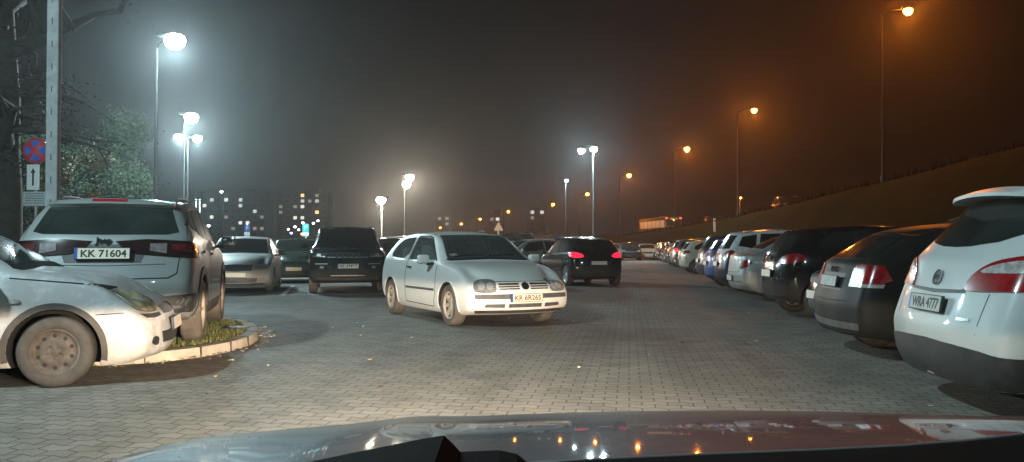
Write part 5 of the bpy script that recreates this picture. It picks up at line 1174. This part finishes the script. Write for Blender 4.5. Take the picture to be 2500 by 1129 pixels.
ks = ['octavia', 'hatch', 'wagon']; cs = ['navy', 'grey', 'black', 'silver', 'black', 'red', 'grey', 'black', 'beige', 'navy', 'black', 'grey', 'silver', 'black', 'white2', 'grey']
for i in range(15):
    row_car(ks[i % 3], P_[cs[i]], 52 + 2.8 * i, 'small distant parked car in the packed far part of the right row', -4, detail=0, nose=i % 4 == 3)
# second row beyond the aisle end, and cars and a bus on the raised road
for i in range(6):
    place_car(ks[(i + 1) % 3], P_[cs[i + 3]], gx(1330, 62) + i * 2.0, 60 + i * 3.2, 265, 'distant parked car in the short line across the far aisle end', 'cars at the far end of the aisle', detail=0)
def road_z(Y): return road_edge(Y)[1] - .45
def on_road(kind, pm, px, Y, hd, label, **kw):
    return place_car(kind, P_[pm], gx(px, Y), Y, hd, label, 'vehicles on the raised road', z=kw.get('z', road_z(Y)), detail=1, name='car')
place_car('wagon', P_['green'], gx(1322, 150), 150, 185, 'dark green estate on the raised road, seen side on, left of the slim white lamp', 'vehicles on the raised road', z=2.35, detail=1, name='car')
on_road('wagon', 'black', 1925, 61, 265, 'car on the crest of the slope whose roof glints orange at the right')
on_road('hatch', 'black', 1740, 84, 265, 'car on the raised road glinting orange right of the bus')
on_road('hatch', 'grey', 1500, 150, 265, 'car on the raised road left of the bus')
on_road('hatch', 'black', 1440, 190, 85, 'small car on the raised road with red lights, near the twin lamp post', z=2.0)
# bus
M['busside'] = mat('bus_paint', (.16, .11, .05), .4, 0, .2, 2, coat=.5); M['busglow'] = emis('bus_interior_light', (1, .36, .05), .22)
Yb = 112; bx = gx(1630, Yb); t = empty('bus', (bx, Yb + 6, road_z(Yb)), 0); t.rotation_euler = (0, 0, R(98)); tag(t, 'city bus with red tail lights and lit orange windows on the raised road', 'bus', 'vehicles on the raised road')
b = MB(); b.box((0, 0, 1.65), (12, 2.5, 2.6), bev=.12); b.build('body', [M['busside']], t)
for s in (1, -1):
    for k in range(6): b = MB(); b.box((-4.9 + k * 1.9, s * 1.255, 1.95), (1.7, .03, 1.0), bev=.01); b.build('window', [M['busglow']], t)
    b = MB(); b.box((-6.01, s * 1.0, 2.72), (.06, .24, .12)); b.build('tail_light', [emis('bus_tail_lamp', (1, .03, .02), 9)], t)
    for x in (-3.5, 3.4): b = MB(); b.lathe([(.001, -.13), (.3, -.13), (.46, -.14), (.48, 0), (.46, .14), (.3, .13), (.001, .13)], 24, 'y', c=(x, s * 1.12, .48)); b.build('wheel', [M['tyre']], t)
b = MB(); b.box((-6.01, 0, 2.1), (.04, 2.0, .8), bev=.01); b.build('rear_window', [M['darkpane']], t)
b = MB(); b.box((-6.01, 0, 2.62), (.05, 1.0, .2)); b.build('destination_panel', [M['busglow']], t)
b = MB(); b.box((-6.02, .0, 2.45), (.06, .16, .12)); b.build('brake_light', [emis('bus_amber_lamp', (1, .5, .1), 8)], t)

# ------------------------------------------------------------------ the car the photo is taken from
m, n_, l_, bb = newmat('wet_slate_paint'); x_ = noise(n_, l_, 7, 6); v_ = n_.new('ShaderNodeTexVoronoi'); tt = n_.new('ShaderNodeTexCoord'); l_.new(tt.outputs['Object'], v_.inputs['Vector']); v_.inputs['Scale'].default_value = 60
rr_ = ramp(n_, l_, x_.outputs[0], [(.3, (.014, .026, .036)), (.7, (.026, .042, .054))]); l_.new(rr_.outputs[0], bb.inputs['Base Color']); bb.inputs['Metallic'].default_value = 0; bb.inputs['Roughness'].default_value = .55; bb.inputs['Specular IOR Level'].default_value = .1
bb.inputs['Coat Weight'].default_value = .6; bb.inputs['Coat Roughness'].default_value = .04
dr = ramp(n_, l_, v_.outputs['Distance'], [(.05, (1, 1, 1)), (.16, (0, 0, 0))]); nz = noise(n_, l_, 9, 2); ms = ramp(n_, l_, nz.outputs[0], [(.55, (0, 0, 0)), (.62, (1, 1, 1))])
mu = n_.new('ShaderNodeMath'); mu.operation = 'MULTIPLY'; l_.new(dr.outputs[0], mu.inputs[0]); l_.new(ms.outputs[0], mu.inputs[1]); bump(n_, l_, mu.outputs[0], .0025, .8, bb)
l_.new(bb.inputs['Normal'].links[0].from_socket, bb.inputs['Coat Normal'])
M['ownpaint'] = m
t = empty('car', (.43, 1.0, 0)); tag(t, 'slate blue bonnet and dark dashboard of the car the photo is taken from', 'car')
b = MB(); V = []; Fs = []; NU, NV = 48, 34
def hood(u, v):
    """u -1..1 across, v 0 at the windscreen .. 1 at the nose"""
    au = abs(u); Y = .80 + (1.34 - .13 * au ** 3) * v - .05 * au * (1 - v); q_ = 1.34 * v; z = .950 - .04 * q_ - .089 * q_ * q_ - .030 * au ** 2 - .10 * max(0, v - .82) ** 1.5 / .18 ** .5 * 2.2 - .10 * max(0, au - .92) / .08 * max(0, au - .92) * 8
    z += .010 * math.exp(-((au - .62) / .07) ** 2) * (1 - v * .6)
    return (u * 1.05 * (1 - .12 * v ** 2), Y - 1.0, z)
for i in range(NV + 1):
    for j in range(NU + 1): V.append(hood(-1 + 2 * j / NU, i / NV))
W1 = NU + 1
for i in range(NV):
    for j in range(NU): Fs.append((i * W1 + j, i * W1 + j + 1, (i + 1) * W1 + j + 1, (i + 1) * W1 + j))
ring_ = [i * W1 for i in range(NV, -1, -1)][::-1] + [NV * W1 + j for j in range(1, W1)] + [i * W1 + NU for i in range(NV - 1, -1, -1)]
base = len(V)
for k in ring_: p = V[k]; V.append((p[0] * 1.03, p[1] + (.06 if p[1] > .9 else 0), p[2] - .12))
for k in ring_: p = V[k]; V.append((p[0] * 1.02, p[1] + (.03 if p[1] > .9 else 0), .30))
nr = len(ring_)
for k in range(nr - 1): Fs.append((ring_[k], ring_[k + 1], base + k + 1, base + k)); Fs.append((base + k, base + k + 1, base + nr + k + 1, base + nr + k))
b.add(V, Fs, 0, True); b.build('bonnet', [M['ownpaint']], t)
D_REFL = [(740, 1150), (740, 1129), (850, 1106), (950, 1086), (1040, 1068), (1085, 1061), (1100, 1075), (1125, 1101), (1165, 1099), (1220, 1097), (1262, 1106), (1290, 1128)]  # outline of a dark windscreen reflection, built as a solid wedge
DR = [(1400, 1126), (1700, 1112), (2000, 1100), (2200, 1090), (2350, 1078), (2480, 1063), (2700, 1040)]
M['dash'] = mat('black_dashboard', (.005, .005, .005), .9, 0, .2, 10, spec=.03)
def dpt(p, Y): return ((p[0] - 1250) / F * Y - .43, CAMZ - (p[1] - HZ) / F * Y)
poly = [dpt(p, .60) for p in D_REFL] + [dpt(p, .60) for p in DR]; poly += [(poly[-1][0], .80), (poly[0][0] - .35, .80), (poly[0][0] - .35, poly[0][1] - .02)]
b = MB(); b.prism(poly, -.62, -.40, 'xz'); b.build('dashboard', [M['dash']], t)
b = MB(); q = [((p[0] - 1250) / F * .72 - .43, -.28, CAMZ - (p[1] - 3 - HZ) / F * .72) for p in [(1250, 1136)] + DR]; b.tube(q, .0016, 6); b.build('windscreen_trim', [M['greytrim']], t)
for s in (-1, 1):
    b = MB(); b.lathe([(.001, .0), (.08, .0), (.09, -.04)], 20, 'y', c=(s * .64, 1.24, .62)); b.build('headlight', [emis('own_headlamp', (1, .93, .8), 5)], t)
    ld_ = bpy.data.lights.new('headlight_beam', 'POINT'); ld_.energy = 1.0; ld_.color = (1.0, .80, .59); ld_.shadow_soft_size = .05; ld_.use_nodes = True
    ln = ld_.node_tree.nodes; ll = ld_.node_tree.links; em = ln['Emission']; tcx = ln.new('ShaderNodeTexCoord'); sz = ln.new('ShaderNodeSeparateXYZ'); ll.new(tcx.outputs['Normal'], sz.inputs[0])
    def lm(op, a, b_=None, clamp=False):
        k = ln.new('ShaderNodeMath'); k.operation = op; k.use_clamp = clamp
        for i, v in enumerate((a, b_)):
            if v is None: continue
            if isinstance(v, (int, float)): k.inputs[i].default_value = v
            else: ll.new(v, k.inputs[i])
        return k.outputs[0]
    dep = lm('MULTIPLY', sz.outputs['Z'], -1.0); cut = lm('MULTIPLY', lm('ADD', dep, .004), 70.0, True)
    prof = lm('DIVIDE', 1.0, lm('ADD', 1.0, lm('POWER', lm('DIVIDE', lm('MAXIMUM', dep, 0.0), .33), 3.0)))
    aim = R(14)                                       # the front wheels and beam are turned a little to the left
    fx_ = lm('ADD', lm('MULTIPLY', sz.outputs['X'], -math.sin(aim)), lm('MULTIPLY', sz.outputs['Y'], math.cos(aim)))
    fwd = lm('POWER', lm('MAXIMUM', fx_, 0.0), 8.0)
    ll.new(lm('MULTIPLY', lm('MULTIPLY', prof, cut), lm('MULTIPLY', fwd, 5400.0)), em.inputs['Strength'])
    o = bpy.data.objects.new('headlight_beam', ld_); C.objects.link(o); o.parent = t; o.location = (s * .64, 1.30, .64)

# ------------------------------------------------------------------ haze added for the glow round the lamps
b = MB(); b.box((0, 250, 28), (1900, 1000, 60)); hz = b.build('haze', []); tag(hz, kind='stuff'); hz['label'] = 'thin haze added for the glow round the lamps'; hz['category'] = 'haze'
m = bpy.data.materials.new('haze'); m.use_nodes = True; nn = m.node_tree.nodes; nn.remove(nn['Principled BSDF']); pv = nn.new('ShaderNodeVolumePrincipled')
pv.inputs['Color'].default_value = (.92, .94, .95, 1); pv.inputs['Density'].default_value = .00072; pv.inputs['Anisotropy'].default_value = .82
m.node_tree.links.new(pv.outputs[0], nn['Material Output'].inputs['Volume']); hz.data.materials.append(m)
